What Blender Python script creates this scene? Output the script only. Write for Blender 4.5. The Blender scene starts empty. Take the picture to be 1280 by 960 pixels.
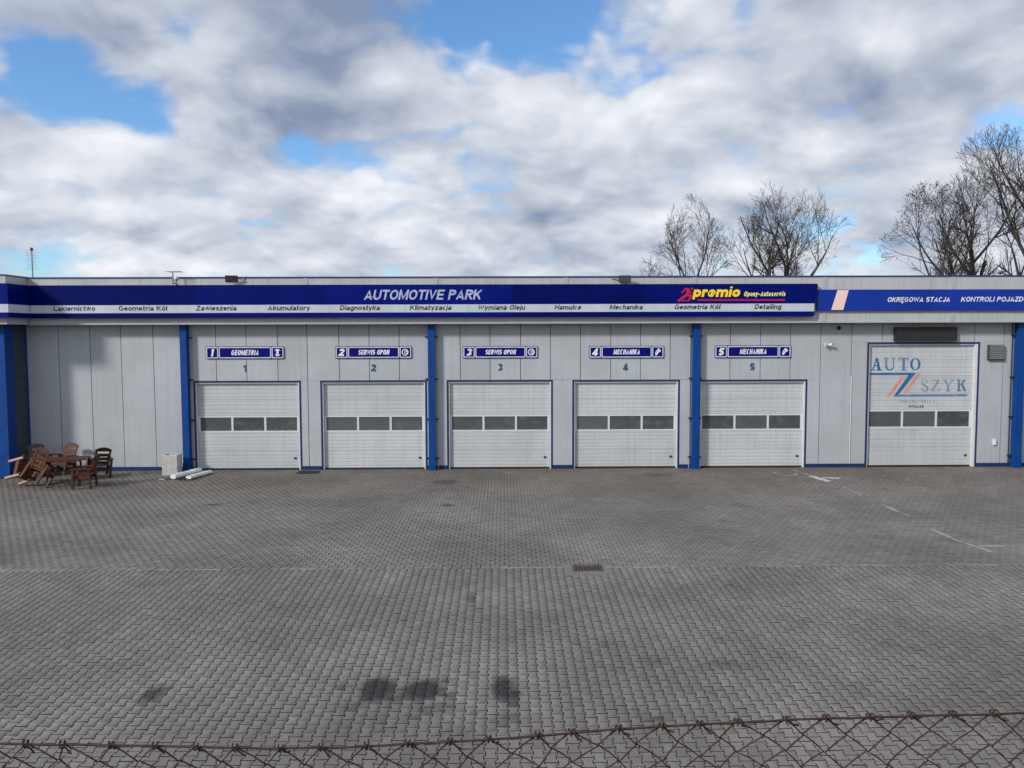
import bpy, math, random
import numpy as np
from mathutils import Vector, Matrix, Euler

# ------------------------------------------------------------------ camera, sky, sun, exposure
SC = bpy.context.scene
COL = SC.collection
F = 961.0                                   # focal length in photo pixels (1280 wide)
EYE = Vector((0, 0, 4.66))
YAW, PITCH, ROLL = math.radians(0.6), math.atan(60 / 961), math.radians(0.17)
FW = Vector((math.sin(YAW) * math.cos(PITCH), math.cos(YAW) * math.cos(PITCH), -math.sin(PITCH)))
_r = FW.cross(Vector((0, 0, 1))).normalized()
_u = _r.cross(FW)
RT = _r * math.cos(ROLL) - _u * math.sin(ROLL)
UP = _u * math.cos(ROLL) + _r * math.sin(ROLL)
cd = bpy.data.cameras.new('camera'); cam = bpy.data.objects.new('camera', cd); COL.objects.link(cam)
cd.sensor_width = 36; cd.lens = F / 1280 * 36; cd.clip_start = 0.05; cd.clip_end = 3000
M = Matrix((RT, UP, -FW)).transposed().to_4x4(); M.translation = EYE
cam.matrix_world = M
SC.camera = cam
SC.view_settings.view_transform = 'Standard'; SC.view_settings.look = 'None'
SC.view_settings.gamma = 1; SC.view_settings.use_curve_mapping = False
SC.view_settings.exposure = 0.0

SUN_EL, SUN_AZ = math.radians(30), math.radians(-128)   # light comes from behind the camera, from the left
to_sun = Vector((math.sin(SUN_AZ) * math.cos(SUN_EL), math.cos(SUN_AZ) * math.cos(SUN_EL), math.sin(SUN_EL)))
sd = bpy.data.lights.new('sun', 'SUN'); sun = bpy.data.objects.new('sun', sd); COL.objects.link(sun)
sd.energy = 3.2; sd.angle = math.radians(7); sd.color = (1.0, 0.965, 0.92)
sun.rotation_euler = (-to_sun).to_track_quat('-Z', 'Y').to_euler()
sun.location = (-20, -20, 30)


class NT:
    """tiny node-tree helper"""
    def __init__(s, tree): s.t = tree; s.n = tree.nodes; s.l = tree.links
    def add(s, typ, **kw):
        n = s.n.new(typ)
        for k, v in kw.items(): setattr(n, k, v)
        return n
    def put(s, sock, v):
        if isinstance(v, bpy.types.NodeSocket): s.l.new(v, sock)
        elif v is not None:
            if hasattr(sock.default_value, '__len__') and not hasattr(v, '__len__'): v = (v,) * len(sock.default_value)
            if hasattr(v, '__len__') and len(sock.default_value) == 4 and len(v) == 3: v = tuple(v) + (1,)
            sock.default_value = v
    def math(s, op, a, b=None, c=None, clamp=False):
        n = s.add('ShaderNodeMath', operation=op, use_clamp=clamp)
        for i, v in enumerate((a, b, c)):
            if v is not None: s.put(n.inputs[i], v)
        return n.outputs[0]
    def vmath(s, op, a, b=None):
        n = s.add('ShaderNodeVectorMath', operation=op)
        s.put(n.inputs[0], a)
        if b is not None: s.put(n.inputs[1], b)
        return n.outputs['Value'] if op in ('DOT_PRODUCT', 'LENGTH', 'DISTANCE') else n.outputs[0]
    def ramp(s, v, lo, hi, a=0.0, b=1.0, smooth=True):
        n = s.add('ShaderNodeMapRange', interpolation_type='SMOOTHSTEP' if smooth else 'LINEAR')
        for i, q in enumerate((v, lo, hi, a, b)): s.put(n.inputs[i], q)
        return n.outputs[0]
    def mix(s, f, a, b, mode='MIX'):
        n = s.add('ShaderNodeMix', data_type='RGBA', blend_type=mode)
        s.put(n.inputs[0], f); s.put(n.inputs[6], a); s.put(n.inputs[7], b)
        return n.outputs[2]
    def noise(s, vec, scale, detail=3, rough=0.5, dist=0.0):
        n = s.add('ShaderNodeTexNoise')
        if vec is not None: s.l.new(vec, n.inputs['Vector'])
        n.inputs['Scale'].default_value = scale; n.inputs['Detail'].default_value = detail
        n.inputs['Roughness'].default_value = rough; n.inputs['Distortion'].default_value = dist
        return n.outputs['Fac']
    def mapping(s, vec, scale=(1, 1, 1), loc=(0, 0, 0)):
        n = s.add('ShaderNodeMapping'); s.l.new(vec, n.inputs[0])
        n.inputs['Scale'].default_value = scale; n.inputs['Location'].default_value = loc
        return n.outputs[0]


def view_dir(x, y):
    d = FW + RT * ((x - 640) / F) - UP * ((y - 480) / F)
    return d.normalized()


world = bpy.data.worlds.new('World'); SC.world = world; world.use_nodes = True
w = NT(world.node_tree); w.n.clear()
out = w.add('ShaderNodeOutputWorld'); bg = w.add('ShaderNodeBackground'); w.l.new(bg.outputs[0], out.inputs[0])
bg.inputs['Strength'].default_value = 0.1
sky = w.add('ShaderNodeTexSky', sky_type='NISHITA'); sky.sun_disc = False
sky.sun_elevation = SUN_EL; sky.sun_rotation = SUN_AZ; sky.air_density = 1.0; sky.dust_density = 0.6; sky.ozone_density = 2.5
tc = w.add('ShaderNodeTexCoord')
dirv = tc.outputs['Generated']
sep = w.add('ShaderNodeSeparateXYZ'); w.l.new(dirv, sep.inputs[0])
zc = w.math('ADD', w.math('MAXIMUM', sep.outputs[2], 0.0), 0.36)
comb = w.add('ShaderNodeCombineXYZ')
w.put(comb.inputs[0], w.math('DIVIDE', sep.outputs[0], zc)); w.put(comb.inputs[1], w.math('DIVIDE', sep.outputs[1], zc))
cp = comb.outputs[0]
def puffs(off):
    """billowing cloud field: broad masses carrying rounded heads of several sizes"""
    v = w.mapping(cp, (1, 1, 1), (3.1, 1.7 + off, 0))
    n = w.add('ShaderNodeTexNoise'); w.l.new(v, n.inputs['Vector']); n.inputs['Scale'].default_value = 4.2; n.inputs['Detail'].default_value = 6
    off3 = w.vmath('SCALE', w.vmath('SUBTRACT', n.outputs['Color'], (.5, .5, .5))); off3.node.inputs['Scale'].default_value = 0.26
    vw = w.vmath('ADD', v, off3)
    acc = w.math('MULTIPLY', w.noise(v, 2.5, 7, .54, .2), 0.62)
    for sc, k in ((4.2, .25), (10.0, .12), (23.0, .05)):
        t_ = w.add('ShaderNodeTexVoronoi', feature='SMOOTH_F1', voronoi_dimensions='2D'); w.l.new(vw, t_.inputs['Vector'])
        t_.inputs['Scale'].default_value = sc; t_.inputs['Smoothness'].default_value = 0.35
        acc = w.math('ADD', acc, w.math('MULTIPLY', w.math('SUBTRACT', 0.95, t_.outputs['Distance']), k))
    return w.math('SUBTRACT', acc, 0.10)
cover0 = puffs(0.0)
cover = cover0
# openings and heavier banks of this particular sky, each a soft region around a direction
def lobes(items):
    acc = None
    for x, y, rx, k in items:
        dist = w.vmath('DISTANCE', w.vmath('NORMALIZE', dirv), tuple(view_dir(x, y)))
        v = w.math('MULTIPLY', w.ramp(dist, 0.0, rx / F, 1, 0), k)
        acc = v if acc is None else w.math('ADD', acc, v)
    return acc
gap = lobes([(15, 70, 65, .20), (90, 106, 65, .21), (185, 138, 62, .20), (235, 45, 48, .13), (590, 36, 92, .34), (680, 22, 80, .30), (365, 197, 45, .11), (440, 200, 40, .05),
             (320, 292, 45, .11), (840, 8, 50, .11), (930, 15, 40, .11), (1250, 155, 50, .13)])
cover = w.math('SUBTRACT', w.math('ADD', cover, 0.145), gap)
alpha = w.ramp(cover, 0.37, 0.535)
# lit heads and grey undersides: the field sampled a little higher up tells which side of a puff is seen
relief = w.math('MULTIPLY', w.math('SUBTRACT', puffs(-0.085), cover0), 1.35)
n3 = w.noise(w.mapping(cp, (1, 1, 1), (1.4, 5.2, 0)), 2.4, 4, 0.5, 0.2)
shade = w.math('ADD', w.math('ADD', n3, relief), lobes([(400, 22, 180, .42), (520, 30, 70, .16), (100, 40, 160, .22), (60, 0, 120, .14), (300, 130, 110, .08), (1200, 110, 280, .14), (650, 260, 180, .06), (620, 130, 110, -.12), (880, 110, 180, -.12), (500, 250, 130, -.10), (60, 270, 140, -.10), (420, 160, 120, .05)]))
dark = w.ramp(shade, 0.14, 1.08, 0, 1.15, False)
ccol = w.mix(dark, (9.0, 9.3, 9.8), (2.5, 3.1, 4.5))
skyc = w.mix(1.0, sky.outputs[0], (1.15, 1.55, 1.85), 'MULTIPLY')
w.put(bg.inputs['Color'], w.mix(alpha, skyc, ccol))

# ------------------------------------------------------------------ geometry helpers
class MB:
    """collects shapes; build() links them as ONE mesh object"""
    def __init__(s): s.v = []; s.f = []; s.m = []
    def face(s, pts, mi=0):
        b = len(s.v); s.v += [tuple(p) for p in pts]; s.f.append(tuple(range(b, b + len(pts)))); s.m.append(mi); return s
    def box(s, x0, x1, y0, y1, z0, z1, mi=0, xf=None):
        b = len(s.v)
        P = [(x, y, z) for z in (z0, z1) for y in (y0, y1) for x in (x0, x1)]
        if xf is not None: P = [tuple(xf @ Vector(p)) for p in P]
        s.v += P
        for q in ((0, 2, 3, 1), (4, 5, 7, 6), (0, 1, 5, 4), (2, 6, 7, 3), (0, 4, 6, 2), (1, 3, 7, 5)):
            s.f.append(tuple(b + i for i in q)); s.m.append(mi)
        return s
    def bar(s, a, b, wd, th, upv=(0, 0, 1), mi=0, taper=1.0):
        """a plank from a to b, wd across, th along upv"""
        a, b = Vector(a), Vector(b); d = (b - a).normalized(); upv = Vector(upv)
        sx = d.cross(upv)
        if sx.length < 1e-4: sx = d.cross(Vector((1, 0, 0)))
        sx.normalize(); uz = sx.cross(d)
        k = len(s.v)
        for p, t in ((a, 1), (b, taper)):
            for i, j in ((-1, -1), (1, -1), (1, 1), (-1, 1)): s.v.append(tuple(p + sx * (i * wd / 2 * t) + uz * (j * th / 2 * t)))
        for q in ((3, 2, 1, 0), (4, 5, 6, 7), (0, 1, 5, 4), (1, 2, 6, 5), (2, 3, 7, 6), (3, 0, 4, 7)):
            s.f.append(tuple(k + i for i in q)); s.m.append(mi)
        return s
    def tube(s, pts, rad, n=6, mi=0, cap=True):
        pts = [Vector(p) for p in pts]
        rad = rad if hasattr(rad, '__len__') else [rad] * len(pts)
        b = len(s.v); ref = None
        for i, p in enumerate(pts):
            d = (pts[min(i + 1, len(pts) - 1)] - pts[max(i - 1, 0)]).normalized()
            if ref is None:
                ref = d.orthogonal().normalized()
            else:
                ref = (ref - d * ref.dot(d))
                ref = ref.normalized() if ref.length > 1e-5 else d.orthogonal().normalized()
            o2 = d.cross(ref)
            for k in range(n):
                a = 2 * math.pi * k / n
                s.v.append(tuple(p + (ref * math.cos(a) + o2 * math.sin(a)) * rad[i]))
        for i in range(len(pts) - 1):
            for k in range(n):
                k2 = (k + 1) % n
                s.f.append((b + i * n + k, b + i * n + k2, b + (i + 1) * n + k2, b + (i + 1) * n + k)); s.m.append(mi)
        if cap:
            s.f.append(tuple(b + k for k in reversed(range(n)))); s.m.append(mi)
            e = b + (len(pts) - 1) * n; s.f.append(tuple(e + k for k in range(n))); s.m.append(mi)
        return s
    def prism(s, poly, y0, y1, mi=0):
        """polygon [(x,z)] counter-clockwise seen from -Y, extruded from y0 (front) to y1 (back)"""
        ar = sum(poly[i][0] * poly[(i + 1) % len(poly)][1] - poly[(i + 1) % len(poly)][0] * poly[i][1] for i in range(len(poly)))
        if ar < 0: poly = poly[::-1]
        b = len(s.v); n = len(poly)
        s.v += [(x, y0, z) for x, z in poly] + [(x, y1, z) for x, z in poly]
        s.f.append(tuple(b + i for i in range(n))); s.m.append(mi)
        s.f.append(tuple(b + n + i for i in reversed(range(n)))); s.m.append(mi)
        for i in range(n):
            j = (i + 1) % n
            s.f.append((b + j, b + i, b + n + i, b + n + j)); s.m.append(mi)
        return s
    def build(s, name, mats, parent=None, smooth=False, loc=None):
        me = bpy.data.meshes.new(name); me.from_pydata(s.v, [], s.f); me.update()
        mats = mats if isinstance(mats, (list, tuple)) else [mats]
        for m in mats: me.materials.append(m)
        if len(mats) > 1: me.polygons.foreach_set('material_index', s.m)
        if smooth: me.polygons.foreach_set('use_smooth', [True] * len(me.polygons))
        o = bpy.data.objects.new(name, me); COL.objects.link(o)
        if parent is not None: o.parent = parent
        if loc is not None: o.location = loc
        return o


def tag(o, label=None, cat=None, group=None, kind=None):
    for k, v in (('label', label), ('category', cat), ('group', group), ('kind', kind)):
        if v: o[k] = v
    return o


def thing(name, label, cat, loc=(0, 0, 0), group=None, rot=(0, 0, 0)):
    o = bpy.data.objects.new(name, None); COL.objects.link(o)
    o.location = loc; o.rotation_euler = rot; o.empty_display_size = 0.2
    return tag(o, label, cat, group)


def copy_tree(o, parent=None):
    c = o.copy(); COL.objects.link(c); c.parent = parent
    for ch in list(o.children): copy_tree(ch, c)
    return c


def on(x, y, Y):
    """world point of a photo measurement that lies on the plane Y"""
    d = view_dir(x, y); return EYE + d * ((Y - EYE.y) / d.y)


def gz(Y):      # the yard falls gently away from the building to a drain line, then a little steeper
    return -0.016 * (26.8 - Y) if Y > 15.9 else -0.1744 - 0.045 * (15.9 - Y)


# ------------------------------------------------------------------ materials
def lin(r, g, b):
    return tuple((c / 255 / 12.92 if c / 255 <= .04045 else ((c / 255 + .055) / 1.055) ** 2.4) for c in (r, g, b))


def mat(name, col, rough=0.5, metal=0.0, var=0.10, scale=3.0, bump=0.0, bscale=60, streak=0.0, objvar=0.0, spec=0.5, dirt=None, coat=0.0):
    m = bpy.data.materials.new(name); m.use_nodes = True
    t = NT(m.node_tree); p = t.n['Principled BSDF']
    geo = t.add('ShaderNodeNewGeometry').outputs['Position']
    f = t.noise(geo, scale, 5, 0.6)
    c = t.mix(t.ramp(f, 0.3, 0.7), tuple(v * (1 - var) for v in col), tuple(min(1, v * (1 + var)) for v in col))
    if streak:
        s = t.noise(t.mapping(geo, (9, 9, 0.35)), 1.0, 4, 0.6)
        c = t.mix(t.ramp(s, 0.45, 0.75, 0, streak), c, tuple(v * 0.45 for v in (dirt or col)))
    if objvar:
        oi = t.add('ShaderNodeObjectInfo').outputs['Random']
        c = t.mix(1.0, c, t.mix(oi, (1 - objvar,) * 3, (1 + objvar,) * 3), 'MULTIPLY')
    t.put(p.inputs['Base Color'], c)
    t.put(p.inputs['Roughness'], t.ramp(f, 0.25, 0.75, max(0, rough - 0.07), min(1, rough + 0.07), False))
    p.inputs['Metallic'].default_value = metal
    p.inputs['Specular IOR Level'].default_value = spec
    p.inputs['Coat Weight'].default_value = coat
    if bump:
        b = t.add('ShaderNodeBump'); b.inputs['Strength'].default_value = bump; b.inputs['Distance'].default_value = 0.01
        t.put(b.inputs['Height'], t.noise(geo, bscale, 4, 0.6)); t.l.new(b.outputs[0], p.inputs['Normal'])
    return m


def worn_paint(name, col, keep=0.5, scale=18, soft=0.08):
    """paint that has worn through to what lies under it"""
    m = bpy.data.materials.new(name); m.use_nodes = True
    t = NT(m.node_tree); p = t.n['Principled BSDF']
    geo = t.add('ShaderNodeNewGeometry').outputs['Position']
    t.put(p.inputs['Base Color'], col); p.inputs['Roughness'].default_value = 0.7
    n = t.math('ADD', t.math('MULTIPLY', t.noise(geo, scale, 5, 0.65), .6), t.math('MULTIPLY', t.noise(geo, scale * .25, 3, 0.5), .4))
    t.put(p.inputs['Alpha'], t.ramp(n, 1 - keep - soft, 1 - keep + soft))
    return m


MT = {
    'panel': mat('grey_wall_panel', (0.415, 0.437, 0.458), 0.45, 0, 0.05, 0.8, 0.08, 12, 0.16, 0.035, 0.4),
    'dark_side': mat('dark_blue_grey_side', (0.030, 0.045, 0.058), 0.25, 0, 0.1, 1.0),
    'panel_back': mat('wall_backing', (0.06, 0.06, 0.065), 0.9),
    'fascia': mat('grey_fascia', (0.45, 0.45, 0.455), 0.4, 0, 0.06, 1.0, 0.03, 20, 0.30, 0.02, 0.45),
    'cover': mat('grey_joint_cover', (0.40, 0.40, 0.41), 0.4, 0, 0.05),
    'soffit': mat('soffit_grey', (0.10, 0.10, 0.11), 0.8),
    'cap': mat('navy_cap_flashing', lin(30, 55, 115), 0.4),
    'blue': mat('blue_steel', lin(4, 62, 132), 0.5, 0, 0.10, 2.0, 0, 30, 0.25, 0, 0.25),
    'blue_frame': mat('blue_door_frame', lin(26, 50, 92), 0.5, 0, 0.10, 3.0, 0, 30, 0.2, 0, 0.3),
    'leaf': mat('pale_grey_door_leaf', (0.50, 0.515, 0.525), 0.42, 0, 0.06, 0.7, 0.05, 40, 0.22, 0.05),
    'leaf_frame': mat('white_window_frame', (0.62, 0.63, 0.63), 0.4, 0, 0.03),
    'reveal': mat('pale_reveal', (0.62, 0.63, 0.63), 0.5, 0, 0.05),
    'rubber': mat('black_rubber', (0.02, 0.02, 0.02), 0.7),
    'black': mat('black_plastic', (0.018, 0.018, 0.02), 0.45),
    'led': mat('brown_black_display', (0.022, 0.019, 0.017), 0.55, 0, 0.2, 6),
    'white': mat('white_plastic', (0.72, 0.73, 0.73), 0.45, 0, 0.05),
    'navy_a': mat('navy_acrylic_a', lin(0, 16, 100), 0.45, 0, 0.12, 0.8, 0, 30, 0.10, 0, 0.08),
    'navy_b': mat('navy_acrylic_b', lin(2, 20, 110), 0.45, 0, 0.10, 0.8, 0, 30, 0.10, 0, 0.08),
    'navy_c': mat('navy_acrylic_c', lin(0, 12, 88), 0.45, 0, 0.10, 0.8, 0, 30, 0.10, 0, 0.08),
    'navy_edge': mat('navy_sign_edge', lin(12, 14, 70), 0.4),
    'stripe': mat('white_sign_stripe', (0.52, 0.55, 0.62), 0.35, 0, 0.06, 1.0, 0, 30, 0.18),
    'letter': mat('black_lettering', (0.015, 0.016, 0.025), 0.5),
    'silver': mat('silver_lettering', lin(172, 178, 205), 0.4),
    'white_letter': mat('white_lettering', (0.75, 0.77, 0.80), 0.4),
    'sign_navy': mat('navy_door_sign', lin(4, 10, 108), 0.42, 0, 0.08, spec=0.15),
    'sign_dark': mat('dark_navy_sign_rim', lin(26, 32, 82), 0.4),
    'sign_grey': mat('pale_sign_border', (0.60, 0.62, 0.68), 0.4),
    'steelblue': mat('steel_blue_figure', lin(38, 80, 115), 0.5, 0, 0.15, 20),
    'yellow': mat('yellow_logo', lin(250, 214, 40), 0.4, 0, 0.05),
    'pale_yellow': mat('pale_yellow_logo', lin(240, 228, 130), 0.4, 0, 0.05),
    'red': mat('crimson_logo', lin(190, 18, 60), 0.4, 0, 0.08),
    'board_blue': mat('blue_board', lin(18, 50, 146), 0.45, 0, 0.12, 0.7, 0, 30, 0.20, 0, 0.2),
    'salmon': worn_paint('faded_salmon_stripe', lin(238, 205, 196), 0.66, 8),
    'fade_blue': worn_paint('faded_blue_paint', lin(88, 140, 176), 0.55, 6, 0.25),
    'strong_blue': worn_paint('blue_paint', lin(45, 108, 156), 0.64, 8, 0.28),
    'pale_blue': worn_paint('pale_blue_paint', lin(130, 160, 180), 0.48, 7, 0.25),
    'fade_red': worn_paint('faded_red_paint', lin(226, 162, 150), 0.55, 7, 0.28),
    'ghost': worn_paint('ghost_paint', lin(140, 162, 178), 0.42, 20, 0.2),
    'wood': mat('brown_stained_wood', (0.088, 0.031, 0.015), 0.6, 0, 0.30, 9, 0.25, 40, 0.2, 0.10, 0.2),
    'wood_dark': mat('dark_stained_wood', (0.060, 0.024, 0.015), 0.55, 0, 0.30, 9, 0.25, 40, 0.2, 0.10),
    'raw_wood': mat('raw_pale_wood', (0.36, 0.20, 0.13), 0.6, 0, 0.25, 12, 0.2, 40, 0.2),
    'concrete': mat('pale_concrete', (0.48, 0.47, 0.44), 0.85, 0, 0.15, 8, 0.4, 80, 0.25),
    'sheet': mat('white_wrapping', (0.62, 0.63, 0.63), 0.5, 0, 0.10, 7, 0.8, 18),
    'metal': mat('galvanised_metal', (0.22, 0.22, 0.22), 0.45, 0.7, 0.2, 12),
    'collar': mat('grey_mortar_collar', (0.155, 0.145, 0.135), 0.9, 0, 0.2, 12, 0.5, 60),
    'iron': mat('cast_iron', (0.085, 0.068, 0.066), 0.6, 0.2, 0.3, 20, 0.3),
    'rust': mat('rusty_wire', (0.050, 0.026, 0.020), 0.65, 0.35, 0.45, 55, 0.4, 300),
    'roof': mat('roof_membrane', (0.16, 0.16, 0.165), 0.9, 0, 0.15),
    'louvre': mat('grey_brown_louvre', (0.20, 0.195, 0.19), 0.5, 0.2, 0.1),
    'louvre_dark': mat('louvre_case', (0.055, 0.052, 0.052), 0.6),
    'line': worn_paint('worn_white_line', (0.38, 0.37, 0.35), 0.54, 7, 0.22),
    'mark': worn_paint('worn_white_mark', (0.52, 0.52, 0.50), 0.58, 10, 0.12),
    'mortar': worn_paint('pale_mortar', (0.36, 0.35, 0.33), 0.50, 4.0, 0.2),
    'grass': mat('rough_grass', (0.055, 0.070, 0.025), 0.95, 0, 0.35, 0.5, 0.8, 30),
    'bank': mat('bank_concrete', (0.25, 0.24, 0.22), 0.9, 0, 0.2, 2, 0.3, 20, 0.3),
    'bark': mat('bare_bark', (0.050, 0.042, 0.030), 0.9, 0, 0.35, 2.0),
    'twig': mat('bare_twigs', (0.034, 0.026, 0.021), 0.9, 0, 0.3, 1.0),
    'seed': mat('dry_seed_tufts', (0.055, 0.040, 0.028), 0.95, 0, 0.3, 3.0),
    'dish': mat('pale_dish', (0.55, 0.56, 0.58), 0.4),
    'litter': mat('white_scrap', (0.7, 0.7, 0.7), 0.6),
}

# glazed strips of the doors: double acrylic panes, grey, reflections painted in as paler blotches
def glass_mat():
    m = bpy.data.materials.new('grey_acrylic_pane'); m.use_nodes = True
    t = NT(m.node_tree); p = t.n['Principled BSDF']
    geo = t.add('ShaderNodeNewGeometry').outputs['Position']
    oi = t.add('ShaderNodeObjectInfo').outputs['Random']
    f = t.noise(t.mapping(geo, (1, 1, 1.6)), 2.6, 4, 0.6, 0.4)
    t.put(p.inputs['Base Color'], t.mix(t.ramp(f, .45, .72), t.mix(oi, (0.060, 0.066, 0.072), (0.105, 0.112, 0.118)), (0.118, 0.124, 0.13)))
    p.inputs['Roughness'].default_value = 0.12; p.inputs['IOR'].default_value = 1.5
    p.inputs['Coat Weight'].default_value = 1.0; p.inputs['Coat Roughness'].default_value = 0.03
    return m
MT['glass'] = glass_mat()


def paver_mat(name, from_object):
    m = bpy.data.materials.new(name); m.use_nodes = True
    t = NT(m.node_tree); p = t.n['Principled BSDF']
    geo = t.add('ShaderNodeNewGeometry').outputs['Position']
    if from_object: c = t.add('ShaderNodeObjectInfo').outputs['Color']
    else: c = t.add('ShaderNodeAttribute', attribute_name='tone').outputs['Color']
    s = t.add('ShaderNodeSeparateColor'); t.l.new(c, s.inputs[0])
    rnd, stain, warm = s.outputs[0], s.outputs[1], s.outputs[2]
    base = t.mix(rnd, (0.146, 0.136, 0.127), (0.196, 0.183, 0.171))
    big = t.noise(geo, 0.33, 5, 0.62)
    base = t.mix(1.0, base, t.mix(t.ramp(big, 0.3, 0.7), (0.74, 0.73, 0.72), (1.17, 1.16, 1.15)), 'MULTIPLY')
    base = t.mix(t.math('MULTIPLY', warm, t.ramp(t.noise(geo, 0.9, 5, 0.65), 0.30, 0.65, 0.25, 1.0)), base, (0.115, 0.090, 0.066))
    fine = t.noise(geo, 45, 5, 0.7)
    base = t.mix(1.0, base, t.mix(t.ramp(fine, 0.28, 0.72), (0.80,) * 3, (1.18,) * 3), 'MULTIPLY')
    base = t.mix(t.ramp(t.noise(geo, 230, 2, 0.6), 0.66, 0.74, 0, .45), base, (0.32, 0.31, 0.30))
    edge = t.math('ADD', t.noise(geo, 7, 5, 0.65), t.math('MULTIPLY', stain, 0.45))
    base = t.mix(t.math('MULTIPLY', stain, t.ramp(edge, 0.52, 0.78, 0.25, 1.05), clamp=True), base, (0.024, 0.024, 0.027))
    t.put(p.inputs['Base Color'], base)
    t.put(p.inputs['Roughness'], t.ramp(fine, .3, .7, .78, .92))
    b = t.add('ShaderNodeBump'); b.inputs['Strength'].default_value = 0.5; b.inputs['Distance'].default_value = 0.004
    t.put(b.inputs['Height'], t.noise(geo, 120, 4, 0.7)); t.l.new(b.outputs[0], p.inputs['Normal'])
    return m
MT['paver'] = paver_mat('concrete_paver', False)
MT['paver_obj'] = paver_mat('concrete_paver_near', True)
MT['joint'] = mat('joint_sand', (0.016, 0.015, 0.014), 0.95, 0, 0.35, 6, 0.4, 90)

# ------------------------------------------------------------------ ground, yard, bank
rng = random.Random(7)
prof = [(-400, -0.62), (2.0, -0.87), (15.9, -0.25), (26.9, -0.08), (60, -0.08), (900, -0.08)]
mb = MB()
xs = [-600, -60, -25, 0, 25, 60, 600]
for i in range(len(prof) - 1):
    for j in range(len(xs) - 1):
        (ya, za), (yb, zb) = prof[i], prof[i + 1]
        mb.face([(xs[j], ya, za), (xs[j + 1], ya, za), (xs[j + 1], yb, zb), (xs[j], yb, zb)])
tag(mb.build('ground', MT['grass']), kind='structure')

JZ = 0.010          # joint depth
mb = MB()
for ya, yb in ((2.25, 15.9), (15.9, 26.95)):
    mb.face([(-24, ya, gz(ya) - JZ), (24, ya, gz(ya) - JZ), (24, yb, gz(yb) - JZ), (-24, yb, gz(yb) - JZ)])
yard = tag(mb.build('yard_paving', MT['joint']), kind='structure')

# bone-shaped interlocking pavers
LEN, PIT, Q, GAP, CH = 0.20, 0.1475, 0.0115, 0.0052, 0.0045
def bone_outline(gap):
    e, wd, ns = LEN / 2 - gap * 1.45, PIT / 2 + Q - gap, PIT / 2 - Q - gap
    half = [(-wd, -e), (wd, -e), (wd, -0.061), (ns, -0.040), (ns, 0.040), (wd, 0.061), (wd, e), (-wd, e), (-wd, 0.061), (-ns, 0.040), (-ns, -0.040), (-wd, -0.061)]
    return np.array(half)
def rect_outline(gap, lx, ly):
    x, y = lx / 2 - gap, ly / 2 - gap
    return np.array([(-x, -y), (x, -y), (x, y), (-x, y)])
def stone(outline_fn):
    top, mid = outline_fn(GAP + CH), outline_fn(GAP)
    n = len(top)
    V = np.vstack([np.c_[top, np.zeros(n)], np.c_[mid, -CH * .8 * np.ones(n)], np.c_[mid, -0.022 * np.ones(n)]])
    if n == 12:
        Fc = [(0, 1, 2, 11), (11, 2, 3, 10), (10, 3, 4, 9), (9, 4, 5, 8), (8, 5, 6, 7)]
    else:
        Fc = [(0, 1, 2, 3)]
    for r in (0, 1):
        for i in range(n):
            j = (i + 1) % n
            Fc.append((r * n + i, (r + 1) * n + i, (r + 1) * n + j, r * n + j))
    return V, np.array(Fc)
BONE = stone(bone_outline)
EDGE = stone(lambda g: rect_outline(g, 0.20, 0.11))

STAINS = [  # x, y, rx, ry, strength : old oil under parked cars, tyre scuffs, broad darker patch by the furniture
    (-1.60, 10.50, .10, .10, .7), (-1.45, 10.62, .08, .12, .6), (-2.0, 10.45, .09, .08, .6), (-0.80, 10.60, .12, .08, .7), (-0.88, 11.02, .08, .10, .6), (0.18, 10.62, .10, .12, .8), (-0.10, 11.08, .12, .08, .7), (-0.42, 10.12, .08, .06, .6), (-1.25, 10.05, .12, .10, .5), (-4.85, 10.9, .10, .10, .4),
    (-1.83, 10.78, .27, .36, .95), (-1.17, 10.76, .30, .32, .95), (-0.02, 10.78, .20, .36, .9), (0.10, 10.38, .16, .14, .6), (-2.12, 10.28, .2, .12, .45),
    (-0.95, 10.25, .35, .2, .45), (0.05, 9.95, .25, .2, .40), (-5.02, 10.69, .17, .28, .7), (-2.35, 10.85, .12, .12, .5), (-0.62, 14.16, .13, .3, .5),
    (-0.6, 9.6, .3, .15, .3), (2.3, 11.6, .3, .2, .3), (1.75, 12.2, .22, .22, .35), (1.2, 12.9, .2, .2, .25), (3.3, 11.4, .5, .25, .28), (-1.3, 13.0, .2, .3, .2),
    (4.4, 11.7, .2, .2, .3), (2.05, 9.95, .12, .1, .5), (1.9, 9.7, .1, .1, .3), (-3.3, 11.9, .2, .3, .2), (-1.9, 24.6, .5, .4, .5), (-1.6, 21.4, .25, .2, .6), (-8.2, 21.6, .35, .15, .6),
    (5.2, 25.6, .6, .25, .5), (6.6, 21.2, .3, .3, .35), (-13.5, 24.2, 2.2, .8, .35), (3.0, 10.6, .25, .2, .3), (-4.0, 13.5, .5, .5, .15), (5.0, 13.0, .7, .6, .16), (6.2, 12.2, .6, .4, .2)]
def tyre(pts, wd, k):
    r = []
    for (xa, ya), (xb, yb) in zip(pts, pts[1:]):
        n = max(2, int(math.hypot(xb - xa, yb - ya) / 0.12))
        for i in range(n): r.append((xa + (xb - xa) * i / n, ya + (yb - ya) * i / n, wd, wd * 1.2, k))
    return r
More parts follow.
